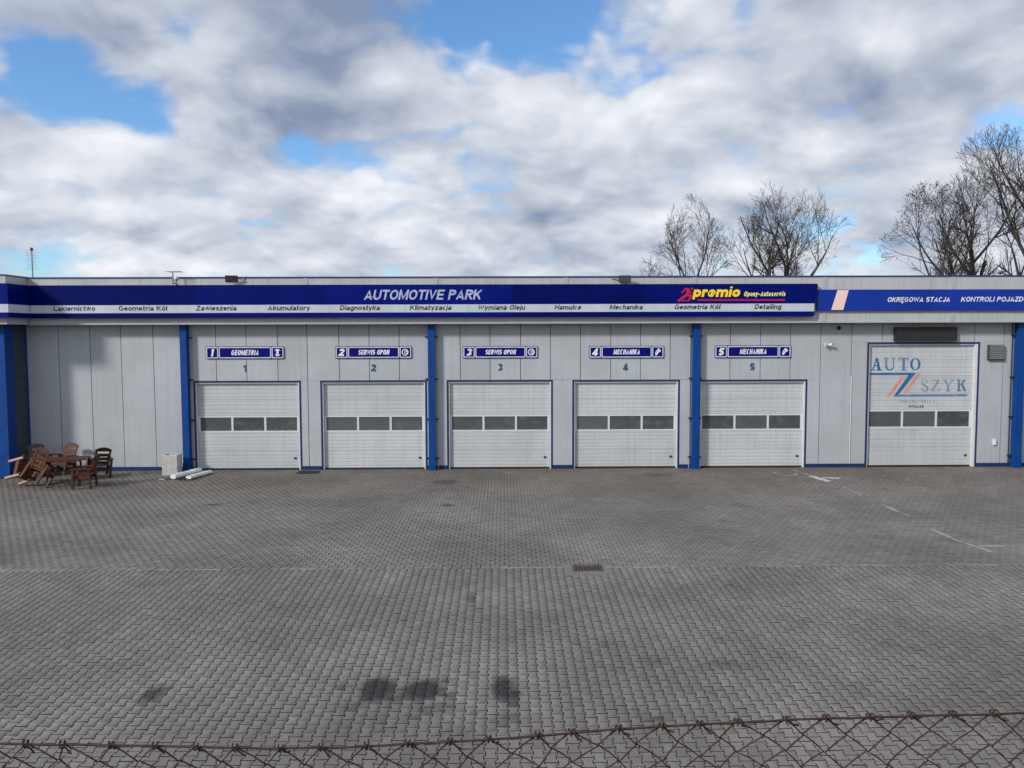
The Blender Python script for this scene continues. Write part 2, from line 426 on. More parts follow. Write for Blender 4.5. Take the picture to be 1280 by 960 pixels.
TRACKS = tyre([(11.9, 16.6), (12.31, 17.82), (12.7, 19.3), (12.95, 20.6), (13.2, 22.7), (13.0, 24.8)], .16, .22) \
    + tyre([(6.6, 16.2), (7.72, 15.47), (8.5, 14.7), (9.06, 13.92), (9.4, 13.0)], .14, .30) + tyre([(3.5, 13.3), (5.5, 13.5), (7.6, 13.2), (9.5, 12.2)], .2, .13) \
    + tyre([(3.5, 11.3), (5.3, 11.8), (7.2, 11.9), (9.2, 11.3)], .2, .13)
ST = np.array(STAINS + TRACKS)


def layout():
    """centres, quarter turn, outline index of every stone in the yard"""
    out_ = []
    # front field: columns run towards the building
    x = -13.6; c = 0
    while x < 13.6:
        y = 15.785 - LEN / 2 - (LEN / 2 if c % 2 else 0)
        while y > 6.4:
            out_.append((x, y, 0, 0)); y -= LEN
        if c % 2: out_.append((x, 15.785 - 0.052, 0, 2))
        x += PIT; c += 1
    # straight row along the drain line
    x = -19.0
    while x < 19.5:
        out_.append((x, 15.845, 0, 1)); x += 0.20
    # rear field: courses run along the building
    y = 15.97; r = 0
    while y < 26.75:
        x = -20.0 + (0.1 if r % 2 else 0.0)
        while x < 20.5:
            out_.append((x, y, 1, 0)); x += LEN
        y += PIT; r += 1
    return out_

HALF = stone(lambda g: rect_outline(g, PIT - 0.01, 0.10))
SHAPES = [BONE, EDGE, HALF]
nrng = np.random.default_rng(11)
cells = [c for c in layout() if not (1.33 < c[0] < 2.13 and 15.47 < c[1] < 15.94)]
cells = [c for c in cells if not (c[0] < -16.35 and c[1] > 25.45)]
A = np.array(cells)
def in_frame(x, y):
    v = Vector((x, y, gz(y))) - EYE; z = v.dot(FW)
    return abs(v.dot(RT) / z * F) < 630 and -v.dot(UP) / z * F < 476
vis = [i for i in np.argsort(A[:, 1]) if A[i, 3] == 0 and A[i, 2] == 0 and in_frame(A[i, 0], A[i, 1])][:300]
near = set(int(i) for i in vis)
rnd = np.clip(nrng.normal(0.5, 0.24, len(A)), 0, 1)
jit = nrng.normal(0, 0.0013, len(A)); tlx = nrng.normal(0, 0.006, len(A)); tly = nrng.normal(0, 0.006, len(A))
stain = np.zeros(len(A))
for sx, sy, rx, ry, k in ST:
    d = np.sqrt(((A[:, 0] - sx) / rx) ** 2 + ((A[:, 1] - sy) / ry) ** 2)
    stain = np.maximum(stain, k * np.clip(2.6 - 2.2 * d, 0, 1) * np.clip(nrng.normal(.95, .15, len(A)), .5, 1.1))
stain = np.clip(stain + (nrng.random(len(A)) < 0.02) * 0.22, 0, 1)
warm = np.clip((A[:, 1] - 21.5) / 5.0, 0, 1) * 0.55 + np.clip((A[:, 1] - 26.1) / .6, 0, 1) * 0.3

def place(i):
    x, y, t, k = A[i]; V, Fc = SHAPES[int(k)]
    P = V.copy()
    if t: P[:, 0], P[:, 1] = -V[:, 1], V[:, 0].copy()
    return P, Fc
gzv = np.where(A[:, 1] > 15.9, -0.016 * (26.8 - A[:, 1]), -0.1744 - 0.045 * (15.9 - A[:, 1]))
slope = np.where(A[:, 1] > 15.9, 0.016, 0.045)
bv, bf, bt, base = [], [], [], 0; bm_ = []
def dirty_sides(Fc, V): return (np.min(V[Fc][:, :, 2], axis=1) < -0.015).astype(np.int32)   # the flanks down in the joint are caked with dirt
for i in range(len(A)):
    if i in near: continue
    P, Fc = place(i)
    Z = P[:, 2] + gzv[i] + jit[i] + P[:, 0] * tlx[i] + P[:, 1] * (tly[i] + slope[i])
    bv.append(np.c_[P[:, 0] + A[i, 0], P[:, 1] + A[i, 1], Z]); bf.append(Fc + base); base += len(P); bm_.append(dirty_sides(Fc, SHAPES[int(A[i, 3])][0]))
    T = np.tile((rnd[i] + (.35 if A[i, 3] == 1 else 0), stain[i], warm[i], 1.0), (len(P), 1))
    if stain[i] > .1 or A[i, 1] < 11.6:     # oil spreads over the joints: tone it vertex by vertex
        px, py = P[:, 0] + A[i, 0], P[:, 1] + A[i, 1]; v = np.zeros(len(P))
        for sx, sy, rx, ry, k in STAINS:
            d = np.sqrt(((px - sx) / rx) ** 2 + ((py - sy) / ry) ** 2); v = np.maximum(v, k * np.clip(2.1 - 1.75 * d, 0, 1))
        T[:, 1] = np.clip(.40 * T[:, 1] + .75 * v, 0, 1)
    bt.append(T)
bv, bf, bt = np.vstack(bv), np.vstack(bf), np.vstack(bt)
me = bpy.data.meshes.new('pavers_beyond')
me.vertices.add(len(bv)); me.vertices.foreach_set('co', bv.astype(np.float32).ravel())
me.loops.add(bf.size); me.loops.foreach_set('vertex_index', bf.astype(np.int32).ravel())
me.polygons.add(len(bf)); me.polygons.foreach_set('loop_start', np.arange(0, bf.size, 4, dtype=np.int32))
me.update(calc_edges=True)
at = me.attributes.new('tone', 'FLOAT_COLOR', 'POINT'); at.data.foreach_set('color', bt.astype(np.float32).ravel())
me.materials.append(MT['paver']); me.materials.append(MT['joint'])
me.polygons.foreach_set('material_index', np.concatenate(bm_).astype(np.int32))
o = bpy.data.objects.new('pavers_beyond', me); COL.objects.link(o); o.parent = yard; o['kind'] = 'stuff'
pm = bpy.data.meshes.new('paver'); pm.from_pydata([tuple(v) for v in BONE[0]], [], [tuple(int(q) for q in f) for f in BONE[1]]); pm.update()
pm.materials.append(MT['paver_obj']); pm.materials.append(MT['joint']); pm.polygons.foreach_set('material_index', dirty_sides(BONE[1], BONE[0]))
for i in sorted(near):
    o = bpy.data.objects.new('paver', pm); COL.objects.link(o); o.parent = yard
    o.location = (A[i, 0], A[i, 1], gzv[i] + jit[i]); o.rotation_euler = (slope[i] + tly[i], -tlx[i], 0)
    o.color = (rnd[i], stain[i], warm[i], 1)

# paint and mortar marks lie a few mm above the stones
def ground_strip(mb, pts, wd, lift=0.007):
    pts = [Vector((x, y, 0)) for x, y in pts]
    for a, b in zip(pts, pts[1:]):
        d = (b - a).normalized(); nrm = Vector((-d.y, d.x, 0)) * wd / 2
        q = [a - nrm, b - nrm, b + nrm, a + nrm]
        mb.face([(p.x, p.y, gz(p.y) + lift) for p in q])
for xa, xb in ((-10.6, -9.3), (-7.2, -5.9), (-4.8, -3.2), (-0.1, 1.35), (2.1, 3.6), (5.2, 6.2), (7.4, 9.0), (9.6, 10.4)):
    mb = MB(); ground_strip(mb, [(xa, 15.782), (xb, 15.782)], 0.055)
    o = mb.build('mortar_smear', MT['mortar'], yard)
for pts in ([(10.54, 23.62), (10.59, 22.27)], [(10.57, 21.17), (10.65, 19.91)], [(10.53, 18.57), (10.60, 17.5)], [(10.60, 17.5), (10.83, 16.70)], [(10.8, 17.15), (11.35, 17.12)]):
    mb = MB(); ground_strip(mb, pts, 0.11); mb.build('bay_line', MT['line'], yard)
mb = MB()
ground_strip(mb, [(10.20, 25.25), (10.42, 24.35)], 0.24); mb.build('painted_mark', MT['mark'], yard)
mb = MB(); ground_strip(mb, [(10.46, 24.93), (11.0, 24.86)], 0.20); mb.build('painted_mark', MT['mark'], yard)
mb = MB(); ground_strip(mb, [(10.0, 26.3), (10.24, 25.28)], 0.08); mb.build('painted_mark', MT['line'], yard)
mb = MB(); ground_strip(mb, [(9.15, 25.9), (9.35, 25.3), (9.75, 25.3), (9.9, 25.8)], 0.10); mb.build('painted_mark', MT['line'], yard)

# drain grate
g = thing('drain_grate', 'dark cast iron drain grate set in the paving joint line', 'drain grate', (1.73, 15.77, gz(15.77) + .006), rot=(.03, 0, 0))
mb = MB(); mb.box(-.31, .31, -.20, -.17, -.06, .002).box(-.31, .31, .17, .20, -.06, .002).box(-.31, -.285, -.17, .17, -.06, .002).box(.285, .31, -.17, .17, -.06, .002)
mb.build('grate_frame', MT['iron'], g)
mb = MB(); mb.box(-.46, -.311, -.41, .215, -.03, -.006).box(.311, .47, -.41, .215, -.03, -.006).box(-.311, .311, -.41, -.201, -.03, -.006).box(-.311, .311, .201, .215, -.03, -.006); mb.build('collar', MT['collar'], g)
MB().box(-.30, .30, -.19, .19, -.12, -.062).build('sump', MT['rubber'], g)
bar_me = None
for k in range(10):
    x = -.257 + k * .057
    o = MB().box(-.014, .014, -.169, .169, -.03, 0.0).build('grate_bar', MT['iron'], g, loc=(x, 0, 0))

# raised bank behind the fence, where the viewer stands (below the picture)
mb = MB(); mb.box(-45, 45, 1.95, 2.2, -1.0, 2.92)
tag(mb.build('retaining_wall', MT['bank']), 'grey concrete retaining wall holding up the bank below the wire fence', 'wall')
mb = MB(); mb.box(-45, 45, -60, 1.95, -0.9, 2.88)
tag(mb.build('bank', MT['grass']), kind='structure')

# ------------------------------------------------------------------ the building
D = 26.8
TOPZ, CANZ = 6.69, 5.09
bld = thing('service_building', 'long grey panelled car service building with blue pipes and garage doors', 'building', (0, D, 0))
def part(mb, name, m, parent=None, smooth=False):
    """parts keep world coordinates under the building's Empty"""
    o = mb.build(name, m, None, smooth)
    par = parent or bld
    o.parent = par; o.matrix_parent_inverse = WI.get(par.name, BI)
    return o
BI = Matrix.Translation((0, -D, 0)); WI = {}
def sub(mb, name, m, parent, smooth=False):
    """child of a part; the part's own matrix_world is identity, so is the child's"""
    o = mb.build(name, m, None, smooth); o.parent = parent; return o

DOORS = [  # x0, x1, head z
    (-10.79, -7.08, 3.13), (-6.39, -2.70, 3.13), (-1.99, 1.70, 3.13), (2.40, 6.15, 3.12), (6.82, 10.63, 3.11), (12.73, 16.68, 4.40)]
JOINTS = [-16.5, -15.41, -14.32, -13.26, -12.15, -11.08, -9.99, -8.94, -7.86, -6.83, -5.73, -4.68, -3.64, -2.58, -1.52, -.48, .58, 1.62, 2.67, 3.73, 4.77,
          5.81, 6.88, 7.91, 8.97, 10.02, 11.08, 12.17, 13.25, 14.33, 15.41, 16.49, 17.53, 18.6, 19.68, 20.76, 21.84, 22.92, 24.0]
# structural backing with real openings
mb = MB(); e = -16.5
for x0, x1, h in DOORS:
    mb.box(e, x0 + .02, D + .055, D + .30, 0, 5.5); mb.box(x0 + .02, x1 - .02, D + .055, D + .30, h - .02, 5.5); e = x1 - .02
mb.box(e, 24, D + .055, D + .30, 0, 5.5)
wall = part(mb, 'wall', MT['panel_back'])
PZ0, PZ1, GP = 0.13, 5.25, 0.011
for a, b in zip(JOINTS, JOINTS[1:]):
    pieces = [(a, b, PZ0, PZ1)]
    for x0, x1, h in DOORS:
        nxt = []
        for (pa, pb, za, zb) in pieces:
            if pb <= x0 or pa >= x1 or za >= h: nxt.append((pa, pb, za, zb)); continue
            nxt.append((pa, pb, h, zb))
            if pa < x0: nxt.append((pa, x0, za, h))
            if pb > x1: nxt.append((x1, pb, za, h))
        pieces = nxt
    for pa, pb, za, zb in pieces:
        if pb - pa < 0.06: continue
        mb = MB(); g0, g1 = pa + GP, pb - GP
        dy = rng.uniform(-.0015, .0015)
        mb.box(g0, g1, D + dy, D + .05, za + (.004 if za > 1 else 0), zb)
        sub(mb, 'wall_panel', MT['panel'], wall)
# blue base flashing, one length per pier
e = -16.48
for x0, x1 in [(d[0], d[1]) for d in DOORS] + [(24, 25)]:
    if x0 > e + .02:
        mb = MB(); mb.box(e + .01, x0 - .005, D - .035, D + .05, -.03, .125); part(mb, 'base_flashing', MT['blue_frame'])
    e = x1 + .005

def leaf_section(mb, x0, x1, y, z0, z1, ribs):
    """sectional door leaf: horizontal ribs pressed into the sheet"""
    pr = [(0, z0)]
    hh = (z1 - z0)
    for k in range(ribs):
        zc_ = z0 + hh * (k + .5) / ribs
        pr += [(0, zc_ - .016), (.010, zc_ - .008), (.010, zc_ + .008), (0, zc_ + .016)]
    pr += [(0, z1)]
    for (da, za), (db, zb) in zip(pr, pr[1:]):
        mb.face([(x0, y + da, za), (x1, y + da, za), (x1, y + db, zb), (x0, y + db, zb)])
    mb.face([(x1, y, z0), (x1, y + .04, z0), (x1, y + .04, z1), (x1, y, z1)]); mb.face([(x0, y, z0), (x0, y, z1), (x0, y + .04, z1), (x0, y + .04, z0)])
    mb.face([(x0, y, z1), (x1, y, z1), (x1, y + .04, z1), (x0, y + .04, z1)]); mb.face([(x0, y, z0), (x0, y + .04, z0), (x1, y + .04, z0), (x1, y, z0)])
    mb.face([(x0, y + .04, z0), (x0, y + .04, z1), (x1, y + .04, z1), (x1, y + .04, z0)])

LEAFY = D + .10
DOOR_OBJ = []
for k, (x0, x1, h) in enumerate(DOORS):
    fw = .055
    mb = MB()   # frame: the door's own mesh
    mb.box(x0, x0 + fw, D - .012, D + .054, 0, h).box(x1 - fw, x1, D - .012, D + .054, 0, h).box(x0 + fw, x1 - fw, D - .0125, D + .054, h - .055, h)
    door = part(mb, 'garage_door', MT['blue_frame'])
    door['label'] = ['garage door below sign 1 GEOMETRIA', 'garage door below sign 2 SERWIS OPON', 'garage door below sign 3 SERWIS OPON', 'garage door below sign 4 MECHANIKA',
                     'garage door below sign 5 MECHANIKA', 'tall garage door with faded blue and red AUTO SZYK lettering'][k]
    ri = .045 if k < 5 else .10
    mb = MB(); mb.box(x0 + fw, x0 + fw + .03, D + .002, LEAFY + .05, 0.0, h - .055).box(x1 - fw - ri, x1 - fw, D + .002, LEAFY + .05, 0.0, h - .055).box(x0 + fw + .03, x1 - fw - ri, D + .02, LEAFY + .05, h - .10, h - .056)
    sub(mb, 'reveal', MT['reveal'], door)
    lx0, lx1 = x0 + fw + .035, x1 - fw - ri - .005
    if k < 5:
        zs = [.05, .68, 1.31, 1.90, 2.47, h - .104]; win = 2; rb = [5, 5, 0, 4, 4]
    else:
        zs = [.05, .70, 1.36, 2.02, 2.62, 3.22, 3.78, h - .104]; win = 2; rb = [2, 4, 0, 3, 3, 3, 3]
    for q in range(len(zs) - 1):
        za, zb = zs[q] + .003, zs[q + 1] - .003
        mb = MB()
        if q != win:
            leaf_section(mb, lx0, lx1, LEAFY, za, zb, rb[q]); sub(mb, 'door_section', MT['leaf'], door)
        else:
            st_, rw = .055, .07
            wpx = (lx1 - lx0 - 2 * rw - 2 * rw) / 3
            mb.box(lx0, lx1, LEAFY - .006, LEAFY + .035, za, za + st_).box(lx0, lx1, LEAFY - .006, LEAFY + .035, zb - st_, zb)
            for i in range(4):
                xa = lx0 + i * (wpx + rw)
                mb.box(xa, xa + rw, LEAFY - .0055, LEAFY + .035, za + st_, zb - st_)
            sub(mb, 'window_frame', MT['leaf_frame'], door)
            for i in range(3):
                xa = lx0 + rw + i * (wpx + rw)
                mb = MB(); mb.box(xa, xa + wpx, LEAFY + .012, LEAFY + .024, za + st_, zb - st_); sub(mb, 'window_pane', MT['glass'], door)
    mb = MB(); mb.box(lx0, lx1, LEAFY + .004, LEAFY + .035, 0.0, .051); sub(mb, 'bottom_seal', MT['rubber'], door)
    lk = lx1 - .20; mb = MB(); mb.box(lk, lk + .075, LEAFY - .022, LEAFY, .36, .43); sub(mb, 'lock', MT['rubber'], door)
    DOOR_OBJ.append(door)
    # dark hall behind the leaf
mb = MB(); mb.box(-16.4, 23.9, D + 6, D + 6.1, 0, 5.5); part(mb, 'inner_wall', MT['soffit'])

# downpipes with clamps
for i, (pa, pb) in enumerate([(226.9, 235.2), (535.4, 543.6), (866.2, 874.2), (1269.8, 1279)]):
    xa, xb = on(pa, 500, D - .22).x, on(pb, 500, D - .22).x
    mb = MB(); mb.box(xa, xb, D - .24, D - .02, .0, CANZ + .002); mb.box(xa - .015, xb + .015, D - .255, D - .005, .0, .30)
    pipe = part(mb, 'downpipe', MT['blue'])
    for z in (.38, 1.75, 3.15, 4.62):
        for s_, xx in ((1, xb),) if i == 0 else (((-1, xa),) if i == 3 else ((1, xb), (-1, xa))):
            mb = MB(); x_a, x_b = sorted((xx, xx + s_ * .11)); mb.box(x_a, x_b, D - .11, D - .004, z, z + .045); sub(mb, 'clamp', MT['black'], pipe)
    for s_, xx in ((1, xb + .085),) if i == 0 else (((-1, xa - .085),) if i in (2, 3) else ((1, xb + .085),)):
        mb = MB(); mb.tube([(xx, D - .045, 0.02), (xx, D - .045, CANZ)], .016, 6); sub(mb, 'cable', MT['black'] if i == 3 else MT['cover'], pipe)

# fascia over the doors
EX = -16.13                                 # inner corner with the left wing
mb = MB(); mb.box(EX - .3, 24, D - .42, D + .6, CANZ + .012, TOPZ - .04); fascia = part(mb, 'fascia', MT['soffit'])
FJ = [EX, -11.17, -6.72, -2.31, 2.12, 6.53, 10.99, 15.42, 19.85, 24]
for a, b in zip(FJ, FJ[1:]):
    mb = MB(); mb.box(a + .006, b - .006, D - .45, D - .421, CANZ + .0, TOPZ - .045); sub(mb, 'fascia_panel', MT['fascia'], fascia)
    mb = MB(); mb.box(a + .006, b - .006, D - .462, D - .4505, CANZ - .012, CANZ + .03); sub(mb, 'drip_edge', MT['cover'], fascia)
for x in FJ[1:-1]:
    mb = MB(); mb.box(x - .075, x + .075, D - .466, D - .4505, CANZ + .034, TOPZ - .05); sub(mb, 'joint_cover', MT['cover'], fascia)
mb = MB(); mb.box(EX + .02, 24, D - .475, D + .62, TOPZ - .044, TOPZ); sub(mb, 'cap_flashing', MT['cap'], fascia)
mb = MB(); mb.box(-16.5, 24, D + .6, 46, 6.2, 6.4); part(mb, 'roof', MT['roof'])
mb = MB(); mb.box(-30, 24, 45.7, 46, 0, 6.2); mb.box(23.7, 24, D + .3, 45.7, 0, 6.2); part(mb, 'rear_wall', MT['panel'])

# left wing: stands 1.2 m proud of the door front
WX, WY, FY = -16.5, 25.6, 25.22
mb = MB(); mb.box(-30, WX - .05, WY + .06, 45.7, 0, 5.5); wing = part(mb, 'wing_wall', MT['panel_back'])
mb = MB(); mb.box(WX - .05, WX, WY + .46, D - .10, .12, 1.9); sub(mb, 'dark_side_panel', MT['dark_side'], wing)  # wing side panels in one dark blue-grey tone
mb = MB(); mb.box(WX - .05, WX, WY + .46, D - .10, 1.91, 3.3); sub(mb, 'dark_side_panel', MT['dark_side'], wing)
mb = MB(); mb.box(WX - .05, WX, WY + .46, D - .10, 3.31, 5.1); sub(mb, 'dark_side_panel', MT['dark_side'], wing)
mb = MB(); mb.box(WX - .35, WX + .012, WY - .01, WY + .455, 0, 5.1); part(mb, 'corner_column', MT['blue'])
mb = MB(); mb.box(WX - .03, WX + .012, D - .098, D + .04, 0, 5.1); part(mb, 'corner_trim', MT['blue'])
mb = MB(); mb.box(WX - .04, WX + .03, WY + .46, D - .10, -.02, .118); part(mb, 'base_flashing', MT['blue_frame'])
for i in range(10):
    xa = WX - .36 - 1.1 * (i + 1)
    mb = MB(); mb.box(xa + GP, xa + 1.1 - GP, WY, WY + .055, .12, 5.1); sub(mb, 'wall_panel', MT['panel'], wing)
mb = MB(); mb.box(-30, EX - .03, FY + .03, D + .4, CANZ + .012, TOPZ - .02); wf = part(mb, 'wing_fascia', MT['soffit'])
mb = MB(); mb.box(EX - .03, EX, FY + .0, D - .46, CANZ, TOPZ - .03); sub(mb, 'fascia_panel', MT['fascia'], wf)
for i in range(3):
    xb = EX - .031 - 4.4 * i
    mb = MB(); mb.box(xb - 4.39, xb, FY, FY + .029, CANZ, TOPZ - .03); sub(mb, 'fascia_panel', MT['fascia'], wf)
mb = MB(); mb.box(-30, EX + .02, FY - .02, D + .4, TOPZ - .029, TOPZ + .012); sub(mb, 'cap_flashing', MT['cap'], wf)
mb = MB(); mb.box(-30, -16.6, D + .4, 46, 6.2, 6.4); part(mb, 'roof', MT['roof'])

# ------------------------------------------------------------------ lettering
def arc(cx, cy, rx, ry, a0, a1, n=10):
    return [(cx + rx * math.cos(math.radians(a0 + (a1 - a0) * i / n)), cy + ry * math.sin(math.radians(a0 + (a1 - a0) * i / n))) for i in range(n + 1)]
XH = .73
def glyph(ch, k, t):
    """grotesque letter of cap height 1: (width, [(polyline, closed)], [accent polylines]); k stretches widths, t is half the stroke"""
    W = {'A': .76, 'C': .72, 'D': .72, 'E': .64, 'Ę': .64, 'G': .76, 'H': .72, 'I': 2 * t / k, 'J': .52, 'K': .72, 'L': .58, 'M': .86, 'N': .72, 'O': .78, 'Ó': .78, 'P': .66, 'R': .70, 'S': .66, 'T': .66,
         'U': .72, 'V': .72, 'W': 1.02, 'Z': .64, 'a': .54, 'c': .52, 'e': .56, 'g': .57, 'h': .56, 'i': 2 * t / k, 'j': 2 * t / k, 'k': .56, 'l': 2 * t / k, 'ł': (2 * t + .04) / k, 'm': .88, 'n': .56, 'o': .58,
         'ó': .58, 'p': .58, 'r': .38, 's': .52, 't': .36, 'u': .56, 'w': .80, 'y': .56, 'z': .50, '1': .40, '2': .58, '3': .58, '4': .62, '5': .58, '–': .42, ' ': .30, 'Y': .70}[ch]
    w = W * k; o = []; acc = []; x = XH
    L = lambda *p: o.append((list(p), False, 1.0))
    LT = lambda *p: o.append((list(p), False, .72))
    def ell(h): o.append((arc(w / 2, h / 2, w / 2 - t, h / 2 - t, 0, 360, 18)[:-1], True, 1.0))
    def arch(x0, x1, h): L(*(arc((x0 + x1) / 2, h - .28, (x1 - x0) / 2, .28 - t, 180, 0) + [(x1, 0)]))
    def ess(h):
        ry = (h - t - h * .51) / 2; L(*(arc(w / 2, h * .51 + ry, w / 2 - t, ry, 28, 270, 9)[:-1] + [(w / 2, h * .51)] + arc(w / 2, t + (h * .51 - t) / 2, w / 2 - t, (h * .51 - t) / 2, 90, -152, 9)[1:]))
    def zed(h): L((0, h - t), (w, h - t)); L((t * .9, t * .6), (w - t * .9, h - t * .6)); L((0, t), (w, t))
    if ch == 'A': L((t, 0), (w / 2, 1.0), (w - t, 0)); L((w * .2, .27), (w * .8, .27))
    elif ch == 'C': L(*arc(w / 2, .5, w / 2 - t, .5 - t, 48, 312, 14))
    elif ch == 'D': o.append(([(t, t), (w * .42, t)] + arc(w * .42, .5, w * .58 - t, .5 - t, -90, 90) + [(t, 1 - t)], True, 1.0))
    elif ch in 'EĘ':
        L((w, 1 - t), (t, 1 - t), (t, t), (w, t)); L((t, .51), (w * .92, .51))
        if ch == 'Ę': acc.append([(w * .75, .02), (w * .60, -.10), (w * .64, -.19), (w * .86, -.19)])
    elif ch == 'G': L(*(arc(w / 2, .5, w / 2 - t, .5 - t, 48, 345, 15) + [(w - t, .46), (w * .55, .46)]))
    elif ch == 'H': L((t, 0), (t, 1)); L((w - t, 0), (w - t, 1)); L((t, .52), (w - t, .52))
    elif ch == 'I': L((t, 0), (t, 1))
    elif ch == 'J': L(*([(w - t, 1), (w - t, .32)] + arc(w / 2, .32, w / 2 - t, .32 - t, 0, -180)))
    elif ch == 'K': L((t, 0), (t, 1)); L((w - t, 1), (t, .36)); L((w * .40, .58), (w - t * .9, 0))
    elif ch == 'L': L((t, 1), (t, t), (w, t))
    elif ch == 'M': L((t, 0), (t, 1)); L((w - t, 0), (w - t, 1)); LT((t, 1), (w / 2, .12), (w - t, 1))
    elif ch == 'N': L((t, 0), (t, 1)); L((w - t, 0), (w - t, 1)); LT((t, 1), (w - t, 0))
    elif ch in 'OÓ':
        ell(1)
        if ch == 'Ó': acc.append([(w * .45, 1.08), (w * .68, 1.28)])
    elif ch in 'PR':
        L((t, 0), (t, 1)); L(*([(t, 1 - t), (w * .5, 1 - t)] + arc(w * .5, .72, w * .5 - t, .28 - t, 90, -90) + [(t, .44 + t)]))
        if ch == 'R': L((w * .48, .46), (w - t * .9, 0))
    elif ch == 'S': ess(1)
    elif ch == 'T': L((0, 1 - t), (w, 1 - t)); L((w / 2, 0), (w / 2, 1))
    elif ch == 'U': L(*([(t, 1), (t, .36)] + arc(w / 2, .36, w / 2 - t, .36 - t, 180, 360) + [(w - t, 1)]))
    elif ch == 'V': L((t, 1), (w / 2, 0), (w - t, 1))
    elif ch == 'Y': L((t, 1), (w / 2, .42), (w - t, 1)); L((w / 2, 0), (w / 2, .45))
    elif ch == 'W': L((t, 1), (w * .28, 0), (w / 2, .92), (w * .72, 0), (w - t, 1))
    elif ch == 'Z': zed(1)
    elif ch == 'a': L(*(arc(w / 2, x - .24, w / 2 - t, .24 - t, 165, 0) + [(w - t, 0)])); o.append((arc(w / 2 - .01, .215, w / 2 - t, .215 - t, 0, 360, 14)[:-1], True, 1.0))
    elif ch == 'c': L(*arc(w / 2, x / 2, w / 2 - t, x / 2 - t, 48, 312, 12))
    elif ch == 'e': L(*([(t, x / 2), (w - t, x / 2)] + arc(w / 2, x / 2, w / 2 - t, x / 2 - t, 15, 318, 13)))
    elif ch == 'g': ell(x); acc.append([(w - t, x), (w - t, -.02)] + arc(w / 2, -.04, w / 2 - t, .20 - t, 0, -150))
    elif ch == 'h': L((t, 0), (t, 1)); arch(t, w - t, x)
    elif ch in 'ij':
        L((t, 0), (t, x)) if ch == 'i' else acc.append([(t, x), (t, -.12), (t - .10, -.22)])
        L((t, .84), (t, .84 + min(.16, 2 * t)))
    elif ch == 'k': L((t, 0), (t, 1)); L((w - t * .6, x), (t, .26)); L((w * .38, .42), (w - t * .7, 0))
    elif ch in 'lł':
        c = w / 2; L((c, 0), (c, 1))
        if ch == 'ł': L((c - .14, .44), (c + .14, .64))
    elif ch == 'm': L((t, 0), (t, x)); arch(t, w / 2, x); arch(w / 2, w - t, x)
    elif ch == 'n': L((t, 0), (t, x)); arch(t, w - t, x)
    elif ch in 'oó':
        ell(x)
        if ch == 'ó': acc.append([(w * .45, .82), (w * .68, 1.0)])
    elif ch == 'p': acc.append([(t, -.24), (t, x)]); ell(x)
    elif ch == 'r': L((t, 0), (t, x)); L((t, .42), (t + .06, .58), (w * .7, x - t * 1.1), (w, x - t))
    elif ch == 's': ess(x)
    elif ch == 't': L(*([(w * .40, .95), (w * .40, .2)] + arc(w * .40 + .14, .2, .14, .2 - t, 180, 270, 4) + [(w, t)])); L((0, x - t), (w, x - t))
    elif ch == 'u': L(*([(t, x), (t, .28)] + arc(w / 2, .28, w / 2 - t, .28 - t, 180, 360))); L((w - t, 0), (w - t, x))
    elif ch == 'w': L((t, x), (w * .28, 0), (w / 2, x * .95), (w * .72, 0), (w - t, x))
    elif ch == 'y': L((t, x), (w / 2, 0)); acc.append([(w - t, x), (w * .36, -.22)])
    elif ch == 'z': zed(x)
    elif ch == '1': L((w - t, 0), (w - t, 1)); LT((w * .22, .72), (w - t, .88))
    elif ch == '2': L(*(arc(w / 2, .70, w / 2 - t, .30 - t, 172, -35) + [(t * 1.3, t * 1.1)])); L((0, t), (w, t))
    elif ch == '3': L(*arc(w / 2, .745, w / 2 - t, .255 - t, 155, -85)); L(*arc(w / 2, .275, w / 2 - t, .275 - t, 85, -155))
    elif ch == '4': L((w * .68, 0), (w * .68, 1)); L((w * .64, 1 - t), (t, .26)); L((0, .26), (w, .26))
    elif ch == '5': L((w * .95, 1 - t), (t * 1.8, 1 - t), (t * 1.2, .50)); L(*arc(w / 2, .33, w / 2 - t, .33 - t, 135, -155))
    elif ch == '–': L((0, .38), (w, .38))
    return w, o, acc
def buffer(pts, t, closed):
    n = len(pts); P = [Vector(p) for p in pts]; Lf, Rt = [], []
    for i in range(n):
        a = P[i - 1] if (i or closed) else None; b = P[(i + 1) % n] if (i < n - 1 or closed) else None
        d1 = (P[i] - a).normalized() if a is not None else None; d2 = (b - P[i]).normalized() if b is not None else None
        d1 = d1 if d1 is not None else d2; d2 = d2 if d2 is not None else d1
        n1, n2 = Vector((-d1.y, d1.x)), Vector((-d2.y, d2.x)); m = n1 + n2
        m = n1 if m.length < 1e-3 else m.normalized()
        q = m * (t / max(m.dot(n1), .34)); Lf.append(P[i] + q); Rt.append(P[i] - q)
    return [(Lf[i], Rt[i], Rt[(i + 1) % n], Lf[(i + 1) % n]) for i in range(n if closed else n - 1)]
